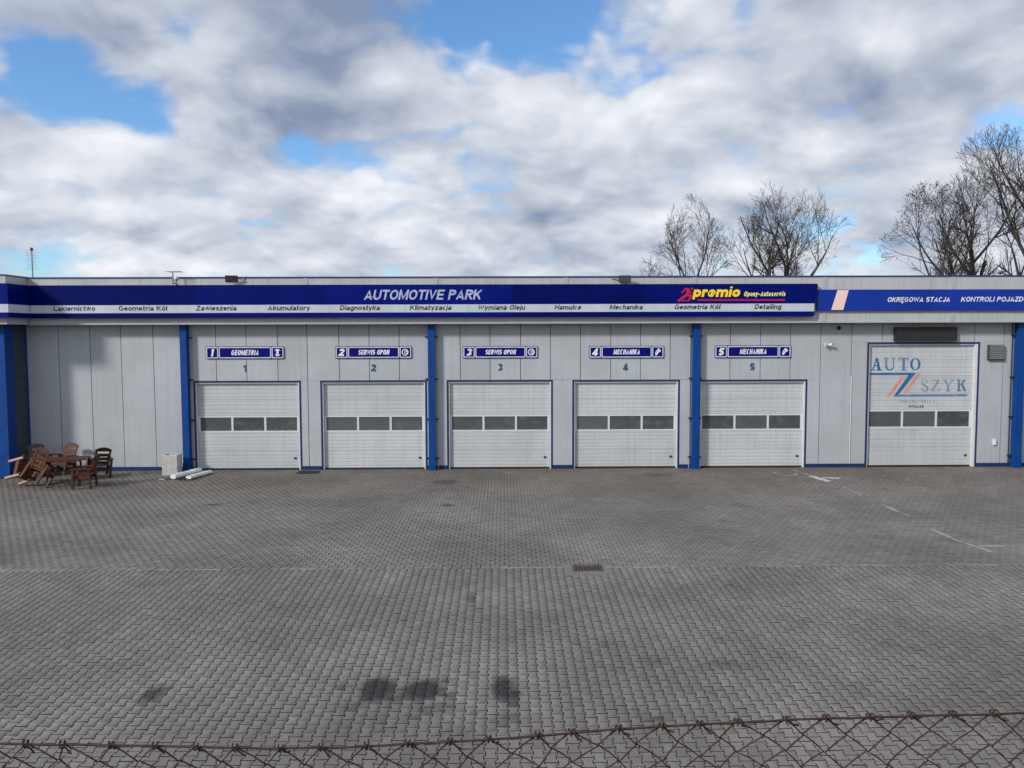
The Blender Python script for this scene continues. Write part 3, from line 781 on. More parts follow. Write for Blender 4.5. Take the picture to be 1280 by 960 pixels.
def letters(body, x0, x1, zb, capz, Y, m, parent, shear=0.0, wt=.17, track=.10, name='lettering'):
    """flat lettering on the plane Y, fitted between x0 and x1, baseline zb, capital height capz, stroke wt of the cap height"""
    t = wt / 2; tot = (x1 - x0) / capz - shear * .9
    f = lambda k: sum(glyph(c, k, t)[0] for c in body) + track * (len(body) - 1)
    k0, k1 = .15, 4.0
    for _ in range(40):
        km = (k0 + k1) / 2
        if f(km) < tot: k0 = km
        else: k1 = km
    mb = MB(); cx = 0.0; dep = 0
    for c in body:
        w_, strokes, acc = glyph(c, k0, t)
        for pl, cl, fac in strokes + [(p, False, 1.0) for p in acc]:
            clamp = not any(pl is p for p in acc)
            dep = (dep + 1) % 5
            for q in buffer(pl, t * fac, cl):
                pts = []
                for p in q:
                    y = min(1, max(0, p.y)) if clamp else p.y
                    pts.append((x0 + (cx + p.x + shear * y) * capz, Y - .0004 * dep, zb + y * capz))
                ar = sum(pts[i][0] * pts[(i + 1) % 4][2] - pts[(i + 1) % 4][0] * pts[i][2] for i in range(4))
                mb.face(pts if ar > 0 else pts[::-1])
        cx += w_ + track
    return mb.build(name, m, parent)
def world_thing(name, label, cat, origin, group=None):
    """an Empty at the thing's place; children keep world coordinates through a counter-offset"""
    t = thing(name, label, cat, origin, group); return t
def adopt(t):
    for ch in t.children: ch.matrix_parent_inverse = Matrix.Translation(-Vector(t.location))

# long navy sign over the doors
SY = D - .63                                # front of the light box
zt, z1, z2, zb_ = 6.407, 5.735, 5.468, 5.302
xe = on(1022.5, 360, SY).x
sg = world_thing('fascia_sign', 'long navy light-box sign with white stripe of service names and AUTOMOTIVE PARK lettering', 'sign', (0, SY, zb_))
mb = MB(); mb.prism([(EX, zb_), (xe - .13, zb_), (xe - .08, zb_ + .05), (xe, zt - .03), (xe - .03, zt), (EX, zt)], SY + .012, D - .468); mb.build('sign_case', MT['navy_edge'], sg)
cuts = [EX + .19, on(245, 370, SY).x, on(404, 370, SY).x, on(640, 370, SY).x, on(805, 370, SY).x, xe - .005]
for i, (a, b) in enumerate(zip(cuts, cuts[1:])):
    mm = MT[('navy_c', 'navy_a', 'navy_b', 'navy_c', 'navy_a')[i]]
    last = i == 4
    mb = MB()
    if last: mb.prism([(a + .002, z1), (b - .075, z1), (b - .005, zt - .03), (b - .03, zt - .004), (a + .002, zt - .004)], SY, SY + .0115)
    else: mb.box(a + .002, b - .002, SY, SY + .0115, z1, zt - .004)
    mb.build('sign_face', mm, sg)
    mb = MB(); mb.box(a + .001, b - (.105 if last else .001), SY - .001, SY + .0115, z2 + .001, z1 - .001); mb.build('white_stripe', MT['stripe'], sg)
    mb = MB(); mb.box(a + .002, b - (.14 if last else .002), SY, SY + .0115, zb_ + .004, z2 - .0005); mb.build('sign_face', mm, sg)
# the same band turns the corner and runs along the wing
SX = EX + .17
mb = MB(); mb.box(EX + .002, SX, FY - .17, SY + .005, z1, zt - .005); mb.build('sign_face', MT['navy_a'], sg)
mb = MB(); mb.box(EX + .002, SX + .001, FY - .17, SY + .005, z2 + .001, z1 - .001); mb.build('white_stripe', MT['stripe'], sg)
mb = MB(); mb.box(EX + .002, SX, FY - .17, SY + .005, zb_ + .004, z2 - .0005); mb.build('sign_face', MT['navy_a'], sg)
mb = MB(); mb.box(-24, SX - .001, FY - .182, FY - .1705, z1, zt - .005); mb.build('sign_face', MT['navy_b'], sg)
mb = MB(); mb.box(-24, SX, FY - .183, FY - .1705, z2 + .001, z1 - .001); mb.build('white_stripe', MT['stripe'], sg)
mb = MB(); mb.box(-24, SX - .001, FY - .182, FY - .1705, zb_ + .004, z2 - .0005); mb.build('sign_face', MT['navy_b'], sg)
mb = MB(); mb.box(-24, EX, FY - .170, FY - .002, zb_ + .01, zt - .01); mb.build('sign_case', MT['navy_edge'], sg)
TY = SY - .0035
for body, pa, pb, sh in (('Lakiernictwo', 67, 119, 0), ('Geometria Kół', 148.5, 209, 0), ('Zawieszenia', 245.2, 295.8, .12), ('Akumulatory', 334.3, 388, .15), ('Diagnostyka', 424.6, 475.4, .2),
                         ('Klimatyzacja', 512, 565, .22), ('Wymiana Oleju', 597, 657, .22), ('Hamulce', 692.8, 727.2, .25), ('Mechanika', 761.7, 804, .25), ('Geometria Kół', 842.7, 901, .25), ('Detailing', 942.8, 977.4, .25)):
    letters(body, on(pa, 386, TY).x, on(pb, 386, TY).x, z2 + .078, .168, TY, MT['letter'], sg, sh, .20, .11)
letters('AUTOMOTIVE PARK', on(454.5, 370, TY).x, on(603, 370, TY).x, 5.895, .335, TY, MT['silver'], sg, .22, .185, .08)
# premio logo
lx = lambda p: on(p, 370, TY).x
letters('premio', lx(865), lx(927.2), 5.955, .37, TY - .002, MT['letter'], sg, .2, .34, .02)
letters('premio', lx(865.8), lx(926.4), 5.965, .345, TY - .006, MT['yellow'], sg, .2, .245, .09)
letters('Opony–Autoserwis', lx(929.5), lx(982.5), 5.985, .165, TY, MT['pale_yellow'], sg, .22, .19, .10)
def zoomp(u, v): p = on(840 + u / 8, 350 + v / 8, TY); return (p.x, p.z)
mb = MB()
for a, b, t0, t1 in (((58, 212), (150, 148), 20, 30), ((150, 150), (165, 95), 34, 30), ((95, 128), (140, 84), 14, 16), ((140, 84), (180, 100), 16, 18), ((165, 115), (205, 132), 18, 12), ((150, 150), (196, 158), 26, 22), ((196, 152), (165, 205), 20, 16), ((85, 205), (180, 206), 12, 8)):
    d = Vector((b[0] - a[0], b[1] - a[1])).normalized(); nn = Vector((-d.y, d.x))
    q = [(a[0] + nn.x * t0 / 2, a[1] + nn.y * t0 / 2), (b[0] + nn.x * t1 / 2, b[1] + nn.y * t1 / 2), (b[0] - nn.x * t1 / 2, b[1] - nn.y * t1 / 2), (a[0] - nn.x * t0 / 2, a[1] - nn.y * t0 / 2)]
    yy = TY - .0005 * len(mb.f)
    mb.prism([zoomp(*p) for p in q], TY - .0004 * (len(mb.f) + 1) / 6, TY + .002)
mb.prism([zoomp(200 + 13 * math.cos(i * .7854), 88 + 13 * math.sin(i * .7854)) for i in range(8)], TY - .004, TY + .002)
mb.prism([zoomp(*p) for p in ((255, 193), (1132, 193), (1126, 207), (250, 207))], TY - .003, TY + .002)
mb.build('runner_emblem', MT['red'], sg)
adopt(sg)

# lighter blue board to the right of it
BY = D - .555
bt_, bb_ = on(1150, 361.8, BY).z, on(1150, 388, BY).z
b0 = on(1021, 375, BY).x
sb = world_thing('inspection_sign', 'bright blue sign board with white OKRĘGOWA STACJA lettering and slanted pale stripe', 'sign', (b0, BY, bb_))
mb = MB(); mb.box(xe + .02 if xe + .02 > b0 else b0, 23.5, BY, D - .4665, bb_, bt_); mb.build('sign_board', MT['board_blue'], sb)
T2 = BY - .003
letters('OKRĘGOWA STACJA', on(1109, 375, T2).x, on(1188.3, 375, T2).x, on(1150, 377.4, T2).z, .165, T2, MT['white_letter'], sb, .22, .19, .11)
letters('KONTROLI POJAZDÓW', on(1201, 375, T2).x, on(1294, 375, T2).x, on(1240, 377, T2).z, .165, T2, MT['white_letter'], sb, .22, .19, .11)
mb = MB(); mb.prism([(on(a, b, T2).x, on(a, b, T2).z) for a, b in ((1039, 387.4), (1054, 387.4), (1061, 362.6), (1047, 362.6))], T2, T2 + .002); mb.build('slanted_stripe', MT['salmon'], sb)
adopt(sb)

# numbered door signs
def rounded(x0, x1, z0, z1, r):
    pts = []
    for cx, cz, a0 in ((x1 - r, z0 + r, -90), (x1 - r, z1 - r, 0), (x0 + r, z1 - r, 90), (x0 + r, z0 + r, 180)):
        for k in range(4):
            a = math.radians(a0 + 30 * k); pts.append((cx + r * math.cos(a), cz + r * math.sin(a)))
    return pts
def ring(mb, cx, cz, r0, r1, y0, y1, n=16, a0=0, a1=360):
    for i in range(n):
        a, b = math.radians(a0 + (a1 - a0) * i / n), math.radians(a0 + (a1 - a0) * (i + 1) / n)
        mb.prism([(cx + r0 * math.cos(a), cz + r0 * math.sin(a)), (cx + r1 * math.cos(a), cz + r1 * math.sin(a)), (cx + r1 * math.cos(b), cz + r1 * math.sin(b)), (cx + r0 * math.cos(b), cz + r0 * math.sin(b))], y0, y1)
SIGNS = [('1', 'GEOMETRIA', 257.2, 354.8, 433, 448.6), ('2', 'SERWIS OPON', 419.2, 514.4, 432.7, 448), ('3', 'SERWIS OPON', 578.6, 672.0, 432.6, 447.6), ('4', 'MECHANIKA', 736.4, 829.8, 432.3, 447.6), ('5', 'MECHANIKA', 893.7, 988.6, 431.7, 447.2)]
NUMPX = [(302.7, 308.3, 465.2), (463.8, 470.2, 464.3), (622, 628, 463.5), (778.8, 784.8, 463.4), (937, 943.5, 463)]
GY = D - .04
for k, (num, word, pa, pb, ya, yb) in enumerate(SIGNS):
    xa, xb = on(pa, 440, GY).x, on(pb, 440, GY).x
    zb2, zt2 = on((pa + pb) / 2, yb, GY).z, on((pa + pb) / 2, ya, GY).z
    t = world_thing('door_sign', ['navy sign reading GEOMETRIA with white figure one and an axle icon', 'navy sign reading SERWIS OPON with white figure two and a tyre icon', 'navy sign reading SERWIS OPON with white figure three and a tyre icon',
                                  'navy sign reading MECHANIKA with white figure four and a spanner icon', 'navy sign reading MECHANIKA with white figure five and a spanner icon'][k], 'sign', ((xa + xb) / 2, D, zb2), 'numbered signs above the garage doors')
    Wd, Hh = xb - xa, zt2 - zb2
    mb = MB(); mb.prism(rounded(xa, xb, zb2, zt2, .03), GY, D - .002); mb.build('sign_plate', MT['sign_dark'], t)
    cc = [(.006, .158), (.167, .836), (.844, .994)]
    for i, (u0, u1) in enumerate(cc):
        c0, c1 = xa + u0 * Wd, xa + u1 * Wd
        mb = MB(); mb.prism(rounded(c0, c1, zb2 + .022, zt2 - .022, .035), GY - .004, GY - .0005); mb.build('cell_border', MT['sign_grey'], t)
        mb = MB(); mb.prism(rounded(c0 + .034, c1 - .034, zb2 + .056, zt2 - .056, .02), GY - .007, GY - .0045); mb.build('cell_face', MT['sign_navy'], t)
    hh = Hh
    cx = xa + .082 * Wd
    nw = .052 if num == '1' else .10
    letters(num, cx - nw - .02, cx + nw + .02, zb2 + .085, hh - .17, GY - .010, MT['white_letter'], t, .2, .26)
    cx = xa + .505 * Wd; ww = .52 * Wd * (.70 if word != 'SERWIS OPON' else .80)
    letters(word, cx - ww / 2, cx + ww / 2, zb2 + .13, hh - .255, GY - .010, MT['white_letter'], t, .2, .20, .085)
    cx, cz = xa + .919 * Wd, (zb2 + zt2) / 2
    mb = MB(); y0, y1 = GY - .010, GY - .0075
    if k == 0:      # axle with turning arrows
        mb.box(cx - .04, cx + .04, y0, y1, cz - .12, cz + .12)
        for sx in (-1, 1):
            for sz in (-1, 1):
                mb.prism([(cx + sx * .042, cz + sz * .12), (cx + sx * .042, cz + sz * .085), (cx + sx * .10, cz + sz * .055), (cx + sx * .085, cz + sz * .085)], y0, y1)
    elif k < 3:     # tyre
        ring(mb, cx - .01, cz, .085, .118, y0, y1, 18); ring(mb, cx + .015, cz, .035, .06, y0, y1, 12)
        mb.prism([(cx + .02, cz + .03), (cx + .06, cz + .10), (cx + .085, cz + .06), (cx + .07, cz - .04)], y0 - .001, y1)
    else:           # spanner in a fist
        mb.prism([(cx - .10, cz - .12), (cx - .04, cz - .12), (cx + .09, cz + .05), (cx + .05, cz + .09)], y0, y1)
        mb.prism([(cx - .04, cz + .02), (cx + .00, cz + .115), (cx + .07, cz + .115), (cx + .04, cz + .06)], y0 - .001, y1)
        mb.prism([(cx + .06, cz + .02), (cx + .12, cz + .07), (cx + .10, cz + .02), (cx + .075, cz - .01)], y0 - .001, y1)
        mb.prism([(cx - .10, cz - .06), (cx - .05, cz + .06), (cx - .02, cz + .04), (cx - .07, cz - .08)], y0 - .0015, y1)
    mb.build('icon', MT['white_letter'], t)
    adopt(t)
    # figure stuck to the panel under the sign
    p0, p1, pz = NUMPX[k]; YN = D - .006
    o = letters(num, on(p0, 460, YN).x, on(p1, 460, YN).x, on(p0, pz, YN).z, .25, YN, MT['steelblue'], None, 0, .27, name='door_number')
    o.parent = wall

# painted lettering on the tall door
door6 = DOOR_OBJ[5]
PY = LEAFY - .004
def dp(u, v):           # photo position measured on the door leaf
    p = on(1060 + u / 4.8, 400 + v / 4.8, PY); return (p.x, p.z)
def stroke_letter(mb, pieces, depth):
    for q in pieces: mb.prism([dp(*p) for p in q], PY - depth, PY + .003); depth += .0004
def rectp(x0, y0, x1, y1): return [(x0, y0), (x1, y0), (x1, y1), (x0, y1)]
# A U T O
mb = MB(); stroke_letter(mb, [[(168, 228), (180, 228), (196, 300), (178, 300)], [(168, 228), (174, 228), (152, 300), (145, 300)], rectp(155, 270, 184, 276), rectp(136, 297, 162, 303), rectp(170, 297, 203, 303)], 0)
sub(mb, 'painted_letter', MT['strong_blue'], door6)
mb = MB(); stroke_letter(mb, [rectp(222, 229, 236, 285), rectp(270, 229, 276, 285), [(222, 284), (236, 284), (244, 294), (244, 303), (232, 299)], [(243, 295), (258, 295), (258, 303), (243, 303)], [(257, 294), (270, 284), (276, 284), (268, 298), (257, 303)], rectp(214, 227, 244, 232), rectp(262, 227, 284, 232)], 0)
sub(mb, 'painted_letter', MT['fade_blue'], door6)
mb = MB(); stroke_letter(mb, [rectp(326, 230, 342, 300), rectp(304, 227, 364, 233), rectp(304, 233, 309, 244), rectp(359, 233, 364, 244), rectp(318, 297, 350, 303)], 0)
sub(mb, 'painted_letter', MT['fade_blue'], door6)
def oval(cx, cy, rx, ry, rx2, ry2):
    r = []
    for i in range(20):
        a, b = 2 * math.pi * i / 20, 2 * math.pi * (i + 1) / 20
        r.append([(cx + rx2 * math.cos(a), cy + ry2 * math.sin(a)), (cx + rx * math.cos(a), cy + ry * math.sin(a)), (cx + rx * math.cos(b), cy + ry * math.sin(b)), (cx + rx2 * math.cos(b), cy + ry2 * math.sin(b))])
    return r
mb = MB()
for q in oval(404, 265, 31, 37, 17, 32): mb.prism([dp(*p) for p in q], PY, PY + .003)
sub(mb, 'painted_letter', MT['strong_blue'], door6)
# the Z of bars and its red shadow stripes
mb = MB(); stroke_letter(mb, [rectp(124, 317, 372, 330)], 0); sub(mb, 'painted_bar', MT['strong_blue'], door6)
mb = MB(); stroke_letter(mb, [[(372, 317), (408, 317), (304, 446), (276, 460), (274, 458)]], 0); sub(mb, 'painted_bar', MT['strong_blue'], door6)
mb = MB(); stroke_letter(mb, [[(306, 447), (715, 444), (715, 458), (279, 460)]], 0); sub(mb, 'painted_bar', MT['fade_blue'], door6)
mb = MB(); stroke_letter(mb, [[(322, 334), (350, 334), (252, 459), (230, 459)]], 0); sub(mb, 'painted_bar', MT['fade_red'], door6)
mb = MB(); stroke_letter(mb, [[(416, 319), (440, 319), (352, 438), (328, 438)]], 0); sub(mb, 'painted_bar', MT['fade_red'], door6)
# S Z Y K
mb = MB(); sp = [(478, 372), (470, 361), (457, 358), (446, 366), (446, 380), (458, 391), (472, 400), (479, 412), (472, 424), (458, 427), (446, 420), (442, 408)]
for i, (a, b) in enumerate(zip(sp, sp[1:])):
    d = Vector((b[0] - a[0], b[1] - a[1])).normalized(); nn = Vector((-d.y, d.x)) * (5 if 3 < i < 8 else 3.2)
    mb.prism([dp(a[0] + nn.x, a[1] + nn.y), dp(b[0] + nn.x, b[1] + nn.y), dp(b[0] - nn.x, b[1] - nn.y), dp(a[0] - nn.x, a[1] - nn.y)], PY - .0003 * i / 3, PY + .003)
sub(mb, 'painted_letter', MT['pale_blue'], door6)
mb = MB(); stroke_letter(mb, [rectp(502, 358, 548, 364), [(536, 364), (548, 364), (512, 422), (498, 422)], rectp(498, 422, 552, 428), rectp(502, 364, 507, 374), rectp(547, 411, 552, 422)], 0); sub(mb, 'painted_letter', MT['pale_blue'], door6)
mb = MB(); stroke_letter(mb, [[(574, 360), (588, 360), (606, 394), (594, 394)], [(626, 360), (632, 360), (606, 394), (600, 394)], rectp(594, 394, 606, 424), rectp(584, 422, 616, 428), rectp(567, 357, 594, 362), rectp(618, 357, 640, 362)], 0); sub(mb, 'painted_letter', MT['pale_blue'], door6)
mb = MB(); stroke_letter(mb, [rectp(658, 358, 672, 424), [(690, 358), (710, 358), (678, 392), (672, 392)], [(676, 384), (690, 380), (711, 426), (692, 426)], rectp(652, 422, 680, 428), rectp(652, 356, 678, 361)], 0); sub(mb, 'painted_letter', MT['fade_blue'], door6)
mb = MB()
for i in range(12):
    u = 312 + i * 18 + rng.uniform(-3, 3); stroke_letter(mb, [rectp(u, 478 + rng.uniform(0, 4), u + rng.uniform(5, 11), 496)], 0)
sub(mb, 'worn_line', MT['ghost'], door6)
a, b = dp(365, 527), dp(454, 511)
letters('WYJAZD', a[0], b[0], a[1], b[1] - a[1], PY, MT['letter'], door6, 0, .2, .3, 'small_lettering')

# ------------------------------------------------------------------ fittings on the front
X = lambda p, y, Y: on(p, y, Y).x
Z = lambda p, y, Y: on(p, y, Y).z
t = thing('display_box', 'dark brown-black rectangular display box above the tall lettered door', 'display box', (X(1158, 420, D - .15), D, Z(1158, 426, D - .15)))
hw = (X(1196.5, 420, D - .15) - X(1119.5, 420, D - .15)) / 2; hh = Z(1158, 408.5, D - .15) - Z(1158, 426, D - .15)
MB().box(-hw, hw, -.14, -.003, 0, hh).build('case', MT['led'], t)
mb = MB(); mb.box(-hw, hw, -.156, -.1405, 0, .02).box(-hw, hw, -.156, -.1405, hh - .02, hh).box(-hw, -hw + .02, -.156, -.1405, .02, hh - .02).box(hw - .02, hw, -.156, -.1405, .02, hh - .02); mb.build('rim', MT['black'], t)
MB().box(-hw + .02, hw - .02, -.146, -.1405, .02, hh - .02).build('screen', MT['led'], t)
MB().box(hw + .005, hw + .06, -.08, -.003, .03, .10).build('sensor', MT['white'], t)

t = thing('wall_vent', 'square brown-grey louvred vent on the panel beside the blue end pipe', 'vent', (X(1246, 440, D - .1), D, Z(1246, 450, D - .1)))
MB().box(-.28, .28, -.10, -.003, 0, .53).build('vent_case', MT['louvre_dark'], t)
for k in range(7):
    mb = MB(); mb.bar((-.25, -.115, .055 + k * .07), (.25, -.115, .055 + k * .07), .05, .05, (0, -1, .6)); mb.build('slat', MT['louvre'], t)

t = thing('twin_camera', 'pair of small white security cameras on the wall beside door five', 'security camera', (X(1034, 432, D - .05), D, Z(1034, 432, D - .05)))
MB().box(-.04, .04, -.05, -.003, -.05, .03).build('bracket', MT['white'], t)
for s_ in (-1, 1):
    mb = MB(); mb.tube([(s_ * .05, -.10, .02), (s_ * .13, -.20, .05)], .045, 10); h_ = mb.build('camera_head', MT['white'], t)
    mb = MB(); mb.tube([(s_ * .133, -.204, .052), (s_ * .137, -.209, .0535)], .03, 10); mb.build('lens', MT['black'], h_)
mb = MB(); mb.tube([(-.05, -.10, .02), (0, -.052, -.01), (.05, -.10, .02)], .02, 6); mb.build('arm', MT['white'], t)

t = thing('alarm_siren', 'small round black siren high on the wall under the fascia', 'siren', (X(1049, 410, D - .03), D, Z(1049, 410, D - .03)))
mb = MB(); mb.tube([(0, -.003, 0), (0, -.03, 0)], [.07, .07], 14); mb.build('base', MT['black'], t)
mb = MB(); mb.tube([(0, -.031, 0), (0, -.06, 0), (0, -.075, 0)], [.06, .05, .02], 14); mb.build('grille', MT['rubber'], t)

# white conduit on the wall
cxw = X(1063, 520, D - .02)
mb = MB(); mb.tube([(cxw, D - .02, .13), (cxw, D - .02, Z(1063, 470, D - .02))], .014, 6); o = mb.build('conduit', MT['white']); o.parent = wall
for z in (.5, 1.1, 1.7, 2.3, 2.9):
    MB().box(cxw - .022, cxw + .022, D - .036, D - .002, z, z + .02).build('conduit_clip', MT['white']).parent = wall
MB().box(17.25, 17.34, D - .07, D - .004, .78, .98).build('junction_box', MT['white']).parent = wall

def floodlight(px, label, yaw, arm):
    Y = D - .62
    t = thing('floodlight', label, 'floodlight', (X(px, 350, Y), Y, Z(px, 346.5, Y)), 'floodlights on the roof edge')
    xf = Matrix.Rotation(yaw, 4, 'Z') @ Matrix.Rotation(math.radians(-58), 4, 'X')
    mb = MB(); mb.box(-.20, .20, -.12, .12, -.03, .03, xf=Matrix.Translation((0, 0, -.06)) @ xf); mb.build('lamp_housing', MT['black'], t)
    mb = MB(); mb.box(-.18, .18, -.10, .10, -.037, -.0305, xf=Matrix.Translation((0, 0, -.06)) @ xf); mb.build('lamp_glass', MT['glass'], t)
    mb = MB(); mb.bar((arm * .15, .04, -.05), (arm * .42, .165, -.03), .03, .03); mb.bar((arm * .42, .165, -.03), (arm * .42, .20, .045), .03, .03); mb.build('bracket', MT['metal'], t)
    return t
floodlight(289.5, 'black floodlight on the roof edge above the Zawieszenia lettering', math.radians(14), 1)
floodlight(781, 'black floodlight on the roof edge above the Mechanika lettering', math.radians(-12), -1)

# aerials
t = thing('roof_aerial', 'tall rod aerial with many short crossbars standing on the wing roof', 'aerial', (-18.13, 30, 6.4))
mb = MB(); mb.tube([(0, 0, 0), (0, 0, 1.66)], .022, 6); mb.build('mast', MT['metal'], t)
for k in range(9):
    wd = .20 - .006 * (k % 3)
    mb = MB(); mb.tube([(-wd, -.03, .90 + k * .085), (wd, -.03, .90 + k * .085)], .009, 4); mb.build('crossbar', MT['metal'], t)
MB().box(-.03, .03, -.045, .045, 1.58, 1.70).build('head', MT['black'], t)
Y = D - .70
t = thing('fascia_aerial', 'small horizontal television aerial with pale dish clamped to the fascia edge', 'aerial', (X(216.3, 355, Y), Y, Z(216.3, 355, Y)))
mb = MB(); mb.tube([(0, 0, 0), (0, 0, .40)], .02, 6); mb.build('mast', MT['metal'], t)
mb = MB(); mb.tube([(-.12, .04, .40), (.28, -.02, .42)], .014, 5); mb.build('boom', MT['metal'], t)
for k in range(6):
    xk = -.10 + k * .07
    mb = MB(); mb.tube([(xk - .10, -.16, .405), (xk + .10, .16, .405)], .007, 4); mb.build('crossbar', MT['metal'], t)
mb = MB(); mb.tube([(.03, .0, .20), (.12, -.03, .18)], .015, 5); mb.build('dish_arm', MT['metal'], t)
mb = MB(); mb.tube([(.12, -.02, .18), (.14, -.05, .18), (.15, -.07, .18)], [.02, .06, .085], 12); mb.build('dish', MT['dish'], t, True)
mb = MB(); mb.bar((0, .0, .03), (0, .235, .03), .03, .03); mb.build('clamp', MT['metal'], t)

# door mat and rubbish
t = thing('door_mat', 'black rubber mat lying before the pier between doors one and two', 'mat', (-6.74, 26.28, gz(26.28) + .004))
mb = MB(); mb.box(-.36, .36, -.21, .21, 0, .022); mb.build('mat_body', MT['rubber'], t)
mb = MB()
for k in range(8): mb.box(-.33 + k * .085, -.33 + k * .085 + .05, -.18, .18, .0225, .030)
mb.build('mat_ribs', MT['rubber'], t)

# concrete bin
t = thing('concrete_bin', 'square pale concrete bin standing by the blue downpipe', 'bin', (-11.33, 26.12, gz(26.12)), rot=(0, 0, .06))
mb = MB()
def frust(mb, w0, w1, z0, z1, flip=False):
    a = [(-w0, -w0, z0), (w0, -w0, z0), (w0, w0, z0), (-w0, w0, z0)]; b = [(-w1, -w1, z1), (w1, -w1, z1), (w1, w1, z1), (-w1, w1, z1)]
    for i in range(4):
        j = (i + 1) % 4; q = [a[i], a[j], b[j], b[i]]
        mb.face(q[::-1] if flip else q)
frust(mb, .24, .255, 0, .66); frust(mb, .19, .20, .12, .68, True)
for z, (wa, wb) in ((.66, (.255, .235)),): frust(mb, wa, wb, z, .68)
for sx, sy in ((1, 0), (-1, 0), (0, 1), (0, -1)):
    if sx: mb.face([(sx * .20, -.20, .68), (sx * .235, -.235, .68), (sx * .235, .235, .68), (sx * .20, .20, .68)][::sx])
    else: mb.face([(-.20, sy * .20, .68), (.20, sy * .20, .68), (.235, sy * .235, .68), (-.235, sy * .235, .68)][::sy])
mb.face([(-.24, -.24, 0), (-.24, .24, 0), (.24, .24, 0), (.24, -.24, 0)]); mb.face([(-.19, -.19, .12), (.19, -.19, .12), (.19, .19, .12), (-.19, .19, .12)])
mb.build('bin_body', MT['concrete'], t)
MB().box(-.17, .17, -.17, .17, .121, .30).build('bin_filling', MT['rubber'], t)

# white wrapped rolls
def roll(a, b, r, label, seed):
    rr = random.Random(seed)
    a, b = Vector(a), Vector(b)
    t = thing('wrapped_roll', label, 'roll', tuple(a), 'white rolls by the bin')
    d = b - a; n = 9
    pts = [d * (i / n) + Vector((rr.uniform(-.01, .01), 0, rr.uniform(-.008, .008) + r)) for i in range(n + 1)]
    rad = [r * (1 + rr.uniform(-.07, .05)) for _ in pts]; rad[0] *= .96; rad[-1] *= .96
    mb = MB(); mb.tube(pts, rad, 14)
    mb.v = [(x, y, max(z * .62, .004)) for x, y, z in mb.v]
    mb.build('wrapped_body', MT['sheet'], t)
    for f_ in (.25, .72):
        c = d * f_ + Vector((0, 0, r)); dn = d.normalized() * .02
        mb = MB(); mb.tube([c - dn, c + dn], r * 1.06, 14); mb.v = [(x, y, max(z * .62, .003)) for x, y, z in mb.v]; mb.build('tape', MT['reveal'], t)
    return t
g1 = lambda x, y: (x, y, gz(y) + .003)
roll(g1(-10.90, 25.20), g1(-10.50, 26.34), .145, 'thicker white wrapped roll lying on the paving next to the concrete bin', 1)
roll(g1(-10.38, 25.12), g1(-10.05, 26.15), .115, 'thinner white wrapped roll lying on the paving before door one', 2)
mb = MB(); rr = random.Random(5)
for k in range(7):
    x, y = -11.05 + rr.uniform(-.25, .75), 25.02 + rr.uniform(-.14, .1)
    pts = [(x + i * .05 * rr.uniform(.4, 1), y + rr.uniform(-.06, .06), gz(y) + .022 + rr.uniform(0, .03)) for i in range(6)]
    mb.tube(pts, .016, 5)
tag(mb.build('strap_tangle', MT['black']), 'tangle of black straps at the near end of the white rolls', 'straps')
mb = MB(); mb.bar((-11.36, 25.18, gz(25.18) + .012), (-11.12, 25.21, gz(25.2) + .012), .07, .008)
tag(mb.build('paper_scrap', MT['litter']), 'flat white scrap of paper beside the black strap tangle', 'litter')

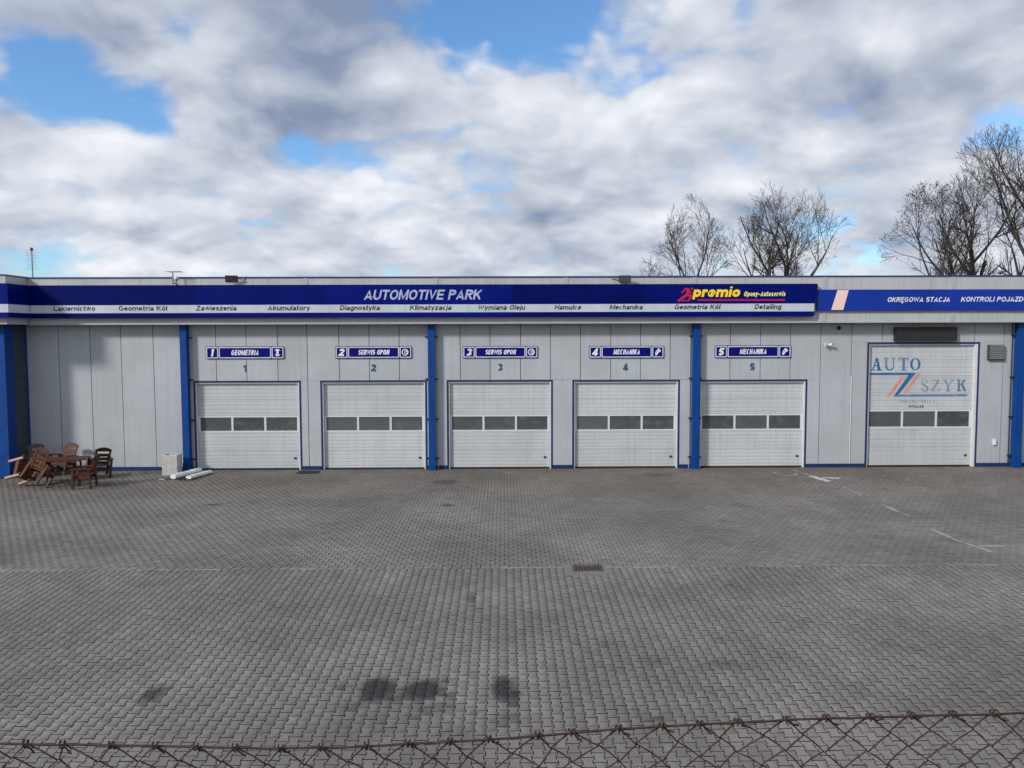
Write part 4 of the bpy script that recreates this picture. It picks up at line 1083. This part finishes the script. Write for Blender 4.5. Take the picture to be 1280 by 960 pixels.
# ------------------------------------------------------------------ garden furniture dumped in the corner
def armchair(label, loc, rot, m=None, under=None, tilt=None):
    """front is -y, seat .43 high, arched back 1.0 high"""
    W = m or MT['wood']; L = under or W
    t = thing('garden_armchair', label, 'armchair', tuple(loc) if len(loc) == 3 else (loc[0], loc[1], gz(loc[1])), 'wooden garden furniture piled in the corner', rot)
    h = .29
    for s_ in (-1, 1):
        MB().bar((s_ * h, -.27, 0), (s_ * h, -.25, .60), .075, .055, (0, 1, 0)).build('leg', L, t)
        MB().bar((s_ * h, .24, 0), (s_ * h, .20, .60), .075, .055, (0, 1, 0)).build('leg', L, t)
        MB().bar((s_ * (h + .005), -.34, .62), (s_ * (h + .005), .27, .62), .095, .032).build('armrest', W, t)
        MB().bar((s_ * (h - .045), -.23, .36), (s_ * (h - .045), .20, .33), .034, .10).build('side_rail', W, t)
        MB().bar((s_ * (h - .085), .16, .34), (s_ * (h - .085), .36, .95), .055, .034, (0, -1, .3)).build('back_stile', W, t)
    MB().bar((-h + .03, -.245, .34), (h - .03, -.245, .34), .034, .11).build('front_rail', W, t)
    for k in range(5):
        y = -.24 + k * .092
        MB().bar((-h + .03, y, .417 - k * .007), (h - .03, y, .417 - k * .007), .08, .024).build('seat_slat', W, t)
    for k in range(3):
        z = .50 + k * .135; y = .205 + (z - .42) * .33
        MB().bar((-h + .06, y - .03, z), (h - .06, y - .03, z), .105, .022, (0, -1, .33)).build('back_slat', W, t)
    mb = MB(); n = 8       # arched crest rail
    lo = [(-h + .04 + (2 * h - .08) * i / n, .90) for i in range(n + 1)]
    hi = [(x, .96 + .085 * (1 - (x / (h - .04)) ** 2)) for x, _ in lo]
    for i in range(n):
        q = [lo[i], lo[i + 1], hi[i + 1], hi[i]]
        f_ = [(x, .205 + (z - .42) * .33 - .045, z) for x, z in q]; b_ = [(x, y + .024, z) for x, y, z in f_]
        mb.face(f_); mb.face(b_[::-1]); mb.face([f_[3], f_[2], b_[2], b_[3]]); mb.face([f_[1], f_[0], b_[0], b_[1]])
        if i == 0: mb.face([f_[0], f_[3], b_[3], b_[0]])
        if i == n - 1: mb.face([f_[2], f_[1], b_[1], b_[2]])
    mb.build('crest_rail', W, t)
    if tilt:        # tipped over: tilt in world axes after the turn, then let it down on the paving
        m_ = Matrix.Rotation(R(tilt[1]), 4, 'Y') @ Matrix.Rotation(R(tilt[0]), 4, 'X') @ Euler(rot).to_matrix().to_4x4()
        lo_z = min((m_ @ v.co).z for ch in t.children for v in ch.data.vertices)
        t.rotation_euler = m_.to_euler(); t.location = (loc[0], loc[1], gz(loc[1]) + .004 - lo_z + (tilt[2] if len(tilt) > 2 else 0))
    return t
R = math.radians
G = lambda x, y, dz=0: (x, y, gz(y) + .003 + dz)
armchair('reddish wooden armchair standing upright at the end of the table, facing it', G(-13.16, 24.05), (0, 0, R(-80)))
armchair('dark wooden armchair with arched back standing against the wall beside the reddish armchair', (-13.52, 25.55), (0, 0, R(-142)), MT['wood_dark'], tilt=(0, 7))
armchair('dark wooden armchair behind the table, its arched back near the blue corner', (-15.62, 25.9), (0, 0, R(40)), MT['wood_dark'], tilt=(0, -7))
armchair('brown wooden armchair behind the table, its arched back under the first panel joint', (-15.02, 25.98), (0, 0, R(-6)), MT['wood'], tilt=(-8, 6))
armchair('brown wooden armchair tilted over with slatted back turned outwards, leaning on the table', (-14.62, 23.78), (0, 0, R(168)), MT['wood'], tilt=(-20, 24))
armchair('overturned armchair with pale unstained legs sticking out towards the blue column', (-15.55, 24.35), (0, 0, R(-35)), MT['wood'], MT['raw_wood'], tilt=(12, 74))

t = thing('garden_table', 'long brown slatted garden table with crossed legs among the dumped armchairs', 'table', G(-14.30, 24.95), 'wooden garden furniture piled in the corner', (0, 0, R(24)))
for k in range(6):
    y = -.36 + k * .144
    MB().bar((-.62, y, .735), (.62, y, .735), .136, .034).build('table_plank', MT['wood'], t)
for s_ in (-1, 1):
    MB().bar((s_ * .46, -.34, .69), (s_ * .46, .34, .69), .07, .055).build('cross_batten', MT['wood_dark'], t)
    MB().bar((s_ * .46 - .02, -.36, 0), (s_ * .46 - .02, .28, .664), .07, .04, (1, 0, 0)).build('leg', MT['wood_dark'], t)
    MB().bar((s_ * .46 + .025, .36, 0), (s_ * .46 + .025, -.28, .664), .07, .04, (1, 0, 0)).build('leg', MT['wood_dark'], t)
MB().bar((-.45, 0, .36), (.45, 0, .36), .06, .04).build('stretcher', MT['wood_dark'], t)

# ------------------------------------------------------------------ bare trees behind the building
def bare_tree(label, base, H, seed, RX, off=0.0, limbs=9, fork=.30, seeds=False, low=.28):
    """leafless tree: straight ascending limbs and fans of fine twigs filling a domed crown"""
    rr = random.Random(seed)
    t = thing('bare_tree', label, 'tree', base, 'leafless trees behind the building')
    trunk, crown, tufts = MB(), MB(), MB()
    cz_, rz = H * (low + 1) / 2, H * (1 - low) / 2
    lump = [(rr.uniform(0, 6.28), rr.uniform(.06, .14)) for _ in range(4)]
    def outside(p):
        a = math.atan2(p.z - cz_, p.x - off)
        k = 1 + sum(m * math.sin((i + 2) * a + f_) for i, (f_, m) in enumerate(lump))
        return ((p.x - off) / RX) ** 2 + (p.y / RX) ** 2 + ((p.z - cz_) / rz) ** 2 > k * k
    LEN_ = (H * .62, H * .42, H * .24, H * .135, H * .075, H * .04)
    def grow(p, d, L, r, lev):
        n = (8, 7, 5, 4, 3, 2)[lev]; pts = [p.copy()]; rad = [r]; dirs = [d.copy()]
        wob = (.035, .065, .085, .11, .14, .16)[lev]; up = (.02, .075, .06, .04, .025, .02)[lev]
        for i in range(n):
            d = (d + Vector((rr.gauss(0, wob), rr.gauss(0, wob), rr.gauss(0, wob * .6) + up))).normalized()
            p = p + d * (L / n); pts.append(p.copy()); dirs.append(d.copy())
            rad.append(max(r * (1 - (.55 if lev == 0 else .82) * (i + 1) / n), .0075))
            if lev and outside(p): break
        n = len(pts) - 1
        (trunk if lev < 2 else crown).tube(pts, rad, (8, 6, 5, 4, 3, 3)[lev], cap=False)
        if lev == 5:
            if seeds and rr.random() < .30:
                c = pts[-1]; s_ = rr.uniform(.03, .055)
                tufts.tube([c, c + Vector((rr.gauss(0, .02), rr.gauss(0, .02), -s_)), c + Vector((0, 0, -2 * s_))], [.012, s_ * .5, .01], 4, cap=False)
            return
        cnt = (limbs, rr.randint(6, 8), rr.randint(5, 6), rr.randint(3, 5), rr.randint(1, 3))[lev]
        for k in range(cnt):
            f_ = (fork + (1 - fork) * (k / max(1, cnt - 1))) if lev == 0 else rr.uniform(.18, 1.0)
            x = f_ * n; i = min(int(x), n - 1); q = pts[i].lerp(pts[i + 1], x - i); dd = dirs[i + 1]; rq = rad[i] + (rad[i + 1] - rad[i]) * (x - i)
            if lev and outside(q): continue
            az = (k * 2.4 + rr.uniform(-.4, .4)) if lev == 0 else rr.uniform(0, 2 * math.pi)
            side = dd.orthogonal().normalized(); side.rotate(Matrix.Rotation(az, 3, dd))
            ang = R(rr.uniform(26, 50) if lev == 0 else rr.uniform(24, 50))
            nd = dd * math.cos(ang) + side * math.sin(ang); nd.z += .06; nd.normalize()
            grow(q, nd, LEN_[lev + 1] * rr.uniform(.7, 1.15) * (1 - .30 * f_), min(rq * .66, r * (.50, .48, .50, .55, .6)[lev]), lev + 1)
    grow(Vector((0, 0, -.1)), Vector((off / H * .9, 0, 1)).normalized(), LEN_[0], H * .0165, 0)
    trunk.build('trunk', MT['bark'], t, True)
    crown.build('crown', MT['twig'], t)
    if seeds: tag(tufts.build('seed_tufts', MT['seed'], t), kind='stuff')
    return t
bare_tree('small bare tree with rounded open crown behind the premio lettering', (11.95, 48, -.1), 13.1, 21, 2.55, -.45, 8, .34, low=.42)
bare_tree('low twiggy bare bush showing just above the roof line', (9.9, 50, -.1), 10.4, 4, 1.5, -.1, 6, .45, low=.45)
bare_tree('wide bare tree with fine fan of twigs, left of the twin pair', (16.3, 48, -.1), 14.2, 33, 2.6, -.55, 10, .30, low=.36)
bare_tree('wide bare tree with fine fan of twigs, right of the twin pair', (18.1, 49, -.1), 14.9, 45, 2.75, .75, 10, .32, low=.36)
bare_tree('bare tree dotted with dry seed tufts above the inspection sign', (25.0, 43, -.1), 13.4, 57, 2.6, -1.0, 10, .33, True, low=.36)
bare_tree('tall slender bare tree rising behind the seed-dotted tree', (27.3, 44, -.1), 16.0, 62, 2.3, -.3, 9, .30, low=.34)
bare_tree('tallest bare tree beyond the end of the roof', (29.2, 43, -.1), 18.0, 71, 3.0, .3, 10, .28, low=.32)

# ------------------------------------------------------------------ chain-link fence on the bank edge
FYY = 1.26
topl = [(0, 928), (60, 929), (185, 931), (350, 934.5), (430, 932.5), (560, 926), (640, 921), (700, 916), (760, 911), (810, 908), (920, 902), (1000, 898), (1135, 894), (1280, 890)]
tw = [tuple(on(a, b, FYY)) for a, b in topl]
tw = [(tw[0][0] - .9, FYY, tw[0][2] + .03), (tw[0][0] - .4, FYY, tw[0][2] + .012)] + tw + [(tw[-1][0] + .4, FYY, tw[-1][2] + .015), (tw[-1][0] + .9, FYY, tw[-1][2] + .02)]
tx, tz = [p[0] for p in tw], [p[2] for p in tw]
fence = thing('wire_fence', 'rusty chain-link fence with sagging top wire along the foot of the view', 'fence', (0, FYY, 2.88))
def fp(x, z): return (x, FYY, z)
IV = Matrix.Translation((0, -FYY, -2.88))
def fpart(mb, name, m, smooth=True):
    o = mb.build(name, m, fence, smooth); o.matrix_parent_inverse = IV; return o
fr = random.Random(3)
xx = np.linspace(tx[0], tx[-1], 90)
mb = MB(); mb.tube([(x, FYY - .004, float(np.interp(x, tx, tz)) + fr.uniform(-.0008, .0008)) for x in xx], .0020, 6); fpart(mb, 'top_wire', MT['rust'])
aw, ah = .0355, .0285
x_start = tx[0] + .02; NW = int((tx[-1] - tx[0] - .04) / aw)
knot_dx = {}
def node(i, k):
    """position of mesh node i (column), k (row), with the slack and lean of the old mesh"""
    x = x_start + i * aw
    if i not in knot_dx: knot_dx[i] = fr.gauss(0, .0035)
    z0 = float(np.interp(x, tx, tz))
    lean_ = float(np.interp(x, [-.85, -.45, 0, .8], [.42, .28, .02, -.05]))
    h_ = k * ah * (1 + .08 * math.sin(i * .7))
    return Vector((x + knot_dx[i] + lean_ * min(h_, .25), FYY, z0 - h_))
ROWS = 36
for i in range(NW):
    pts = []
    for k in range(ROWS + 1):
        c = i + ((k + i) % 2)
        p = node(c, k)
        p.y += .0022 * (1 if (k + i) % 2 == 0 else -1) * (1 if k % 2 else -1)
        if k: # slight bow between the hooks
            m_ = (pts[-1] + p) / 2; m_.z += .0014; m_.x += fr.gauss(0, .0006); pts.append(m_)
        pts.append(p)
    pts = [p for p in pts if p.z > 2.90]
    mb = MB(); mb.tube(pts, .0015, 5); fpart(mb, 'mesh_wire', MT['rust'])
for i in range(0, NW + 1, 2):
    p = node(i, 0); mb = MB()
    pts = []
    for q in range(13):
        a = q / 12 * math.pi * 3.4
        pts.append((p.x - .006 + q * .001, FYY - .004 + .0052 * math.cos(a), p.z + .001 + .0062 * math.sin(a)))
    a_ = fr.uniform(-.6, .6)
    pts.append((pts[-1][0] + .008 * math.cos(a_) + .004, FYY - .010, pts[-1][2] + .010 * math.sin(a_ * 2)))
    mb.tube(pts, .0014, 5); fpart(mb, 'wire_twist', MT['rust'])
for x in (tx[0] + .0, tx[-1] - .0):
    mb = MB(); mb.tube([(x, FYY + .03, 2.86), (x, FYY + .03, float(np.interp(x, tx, tz)) + .03)], .024, 10); fpart(mb, 'post', MT['metal'])
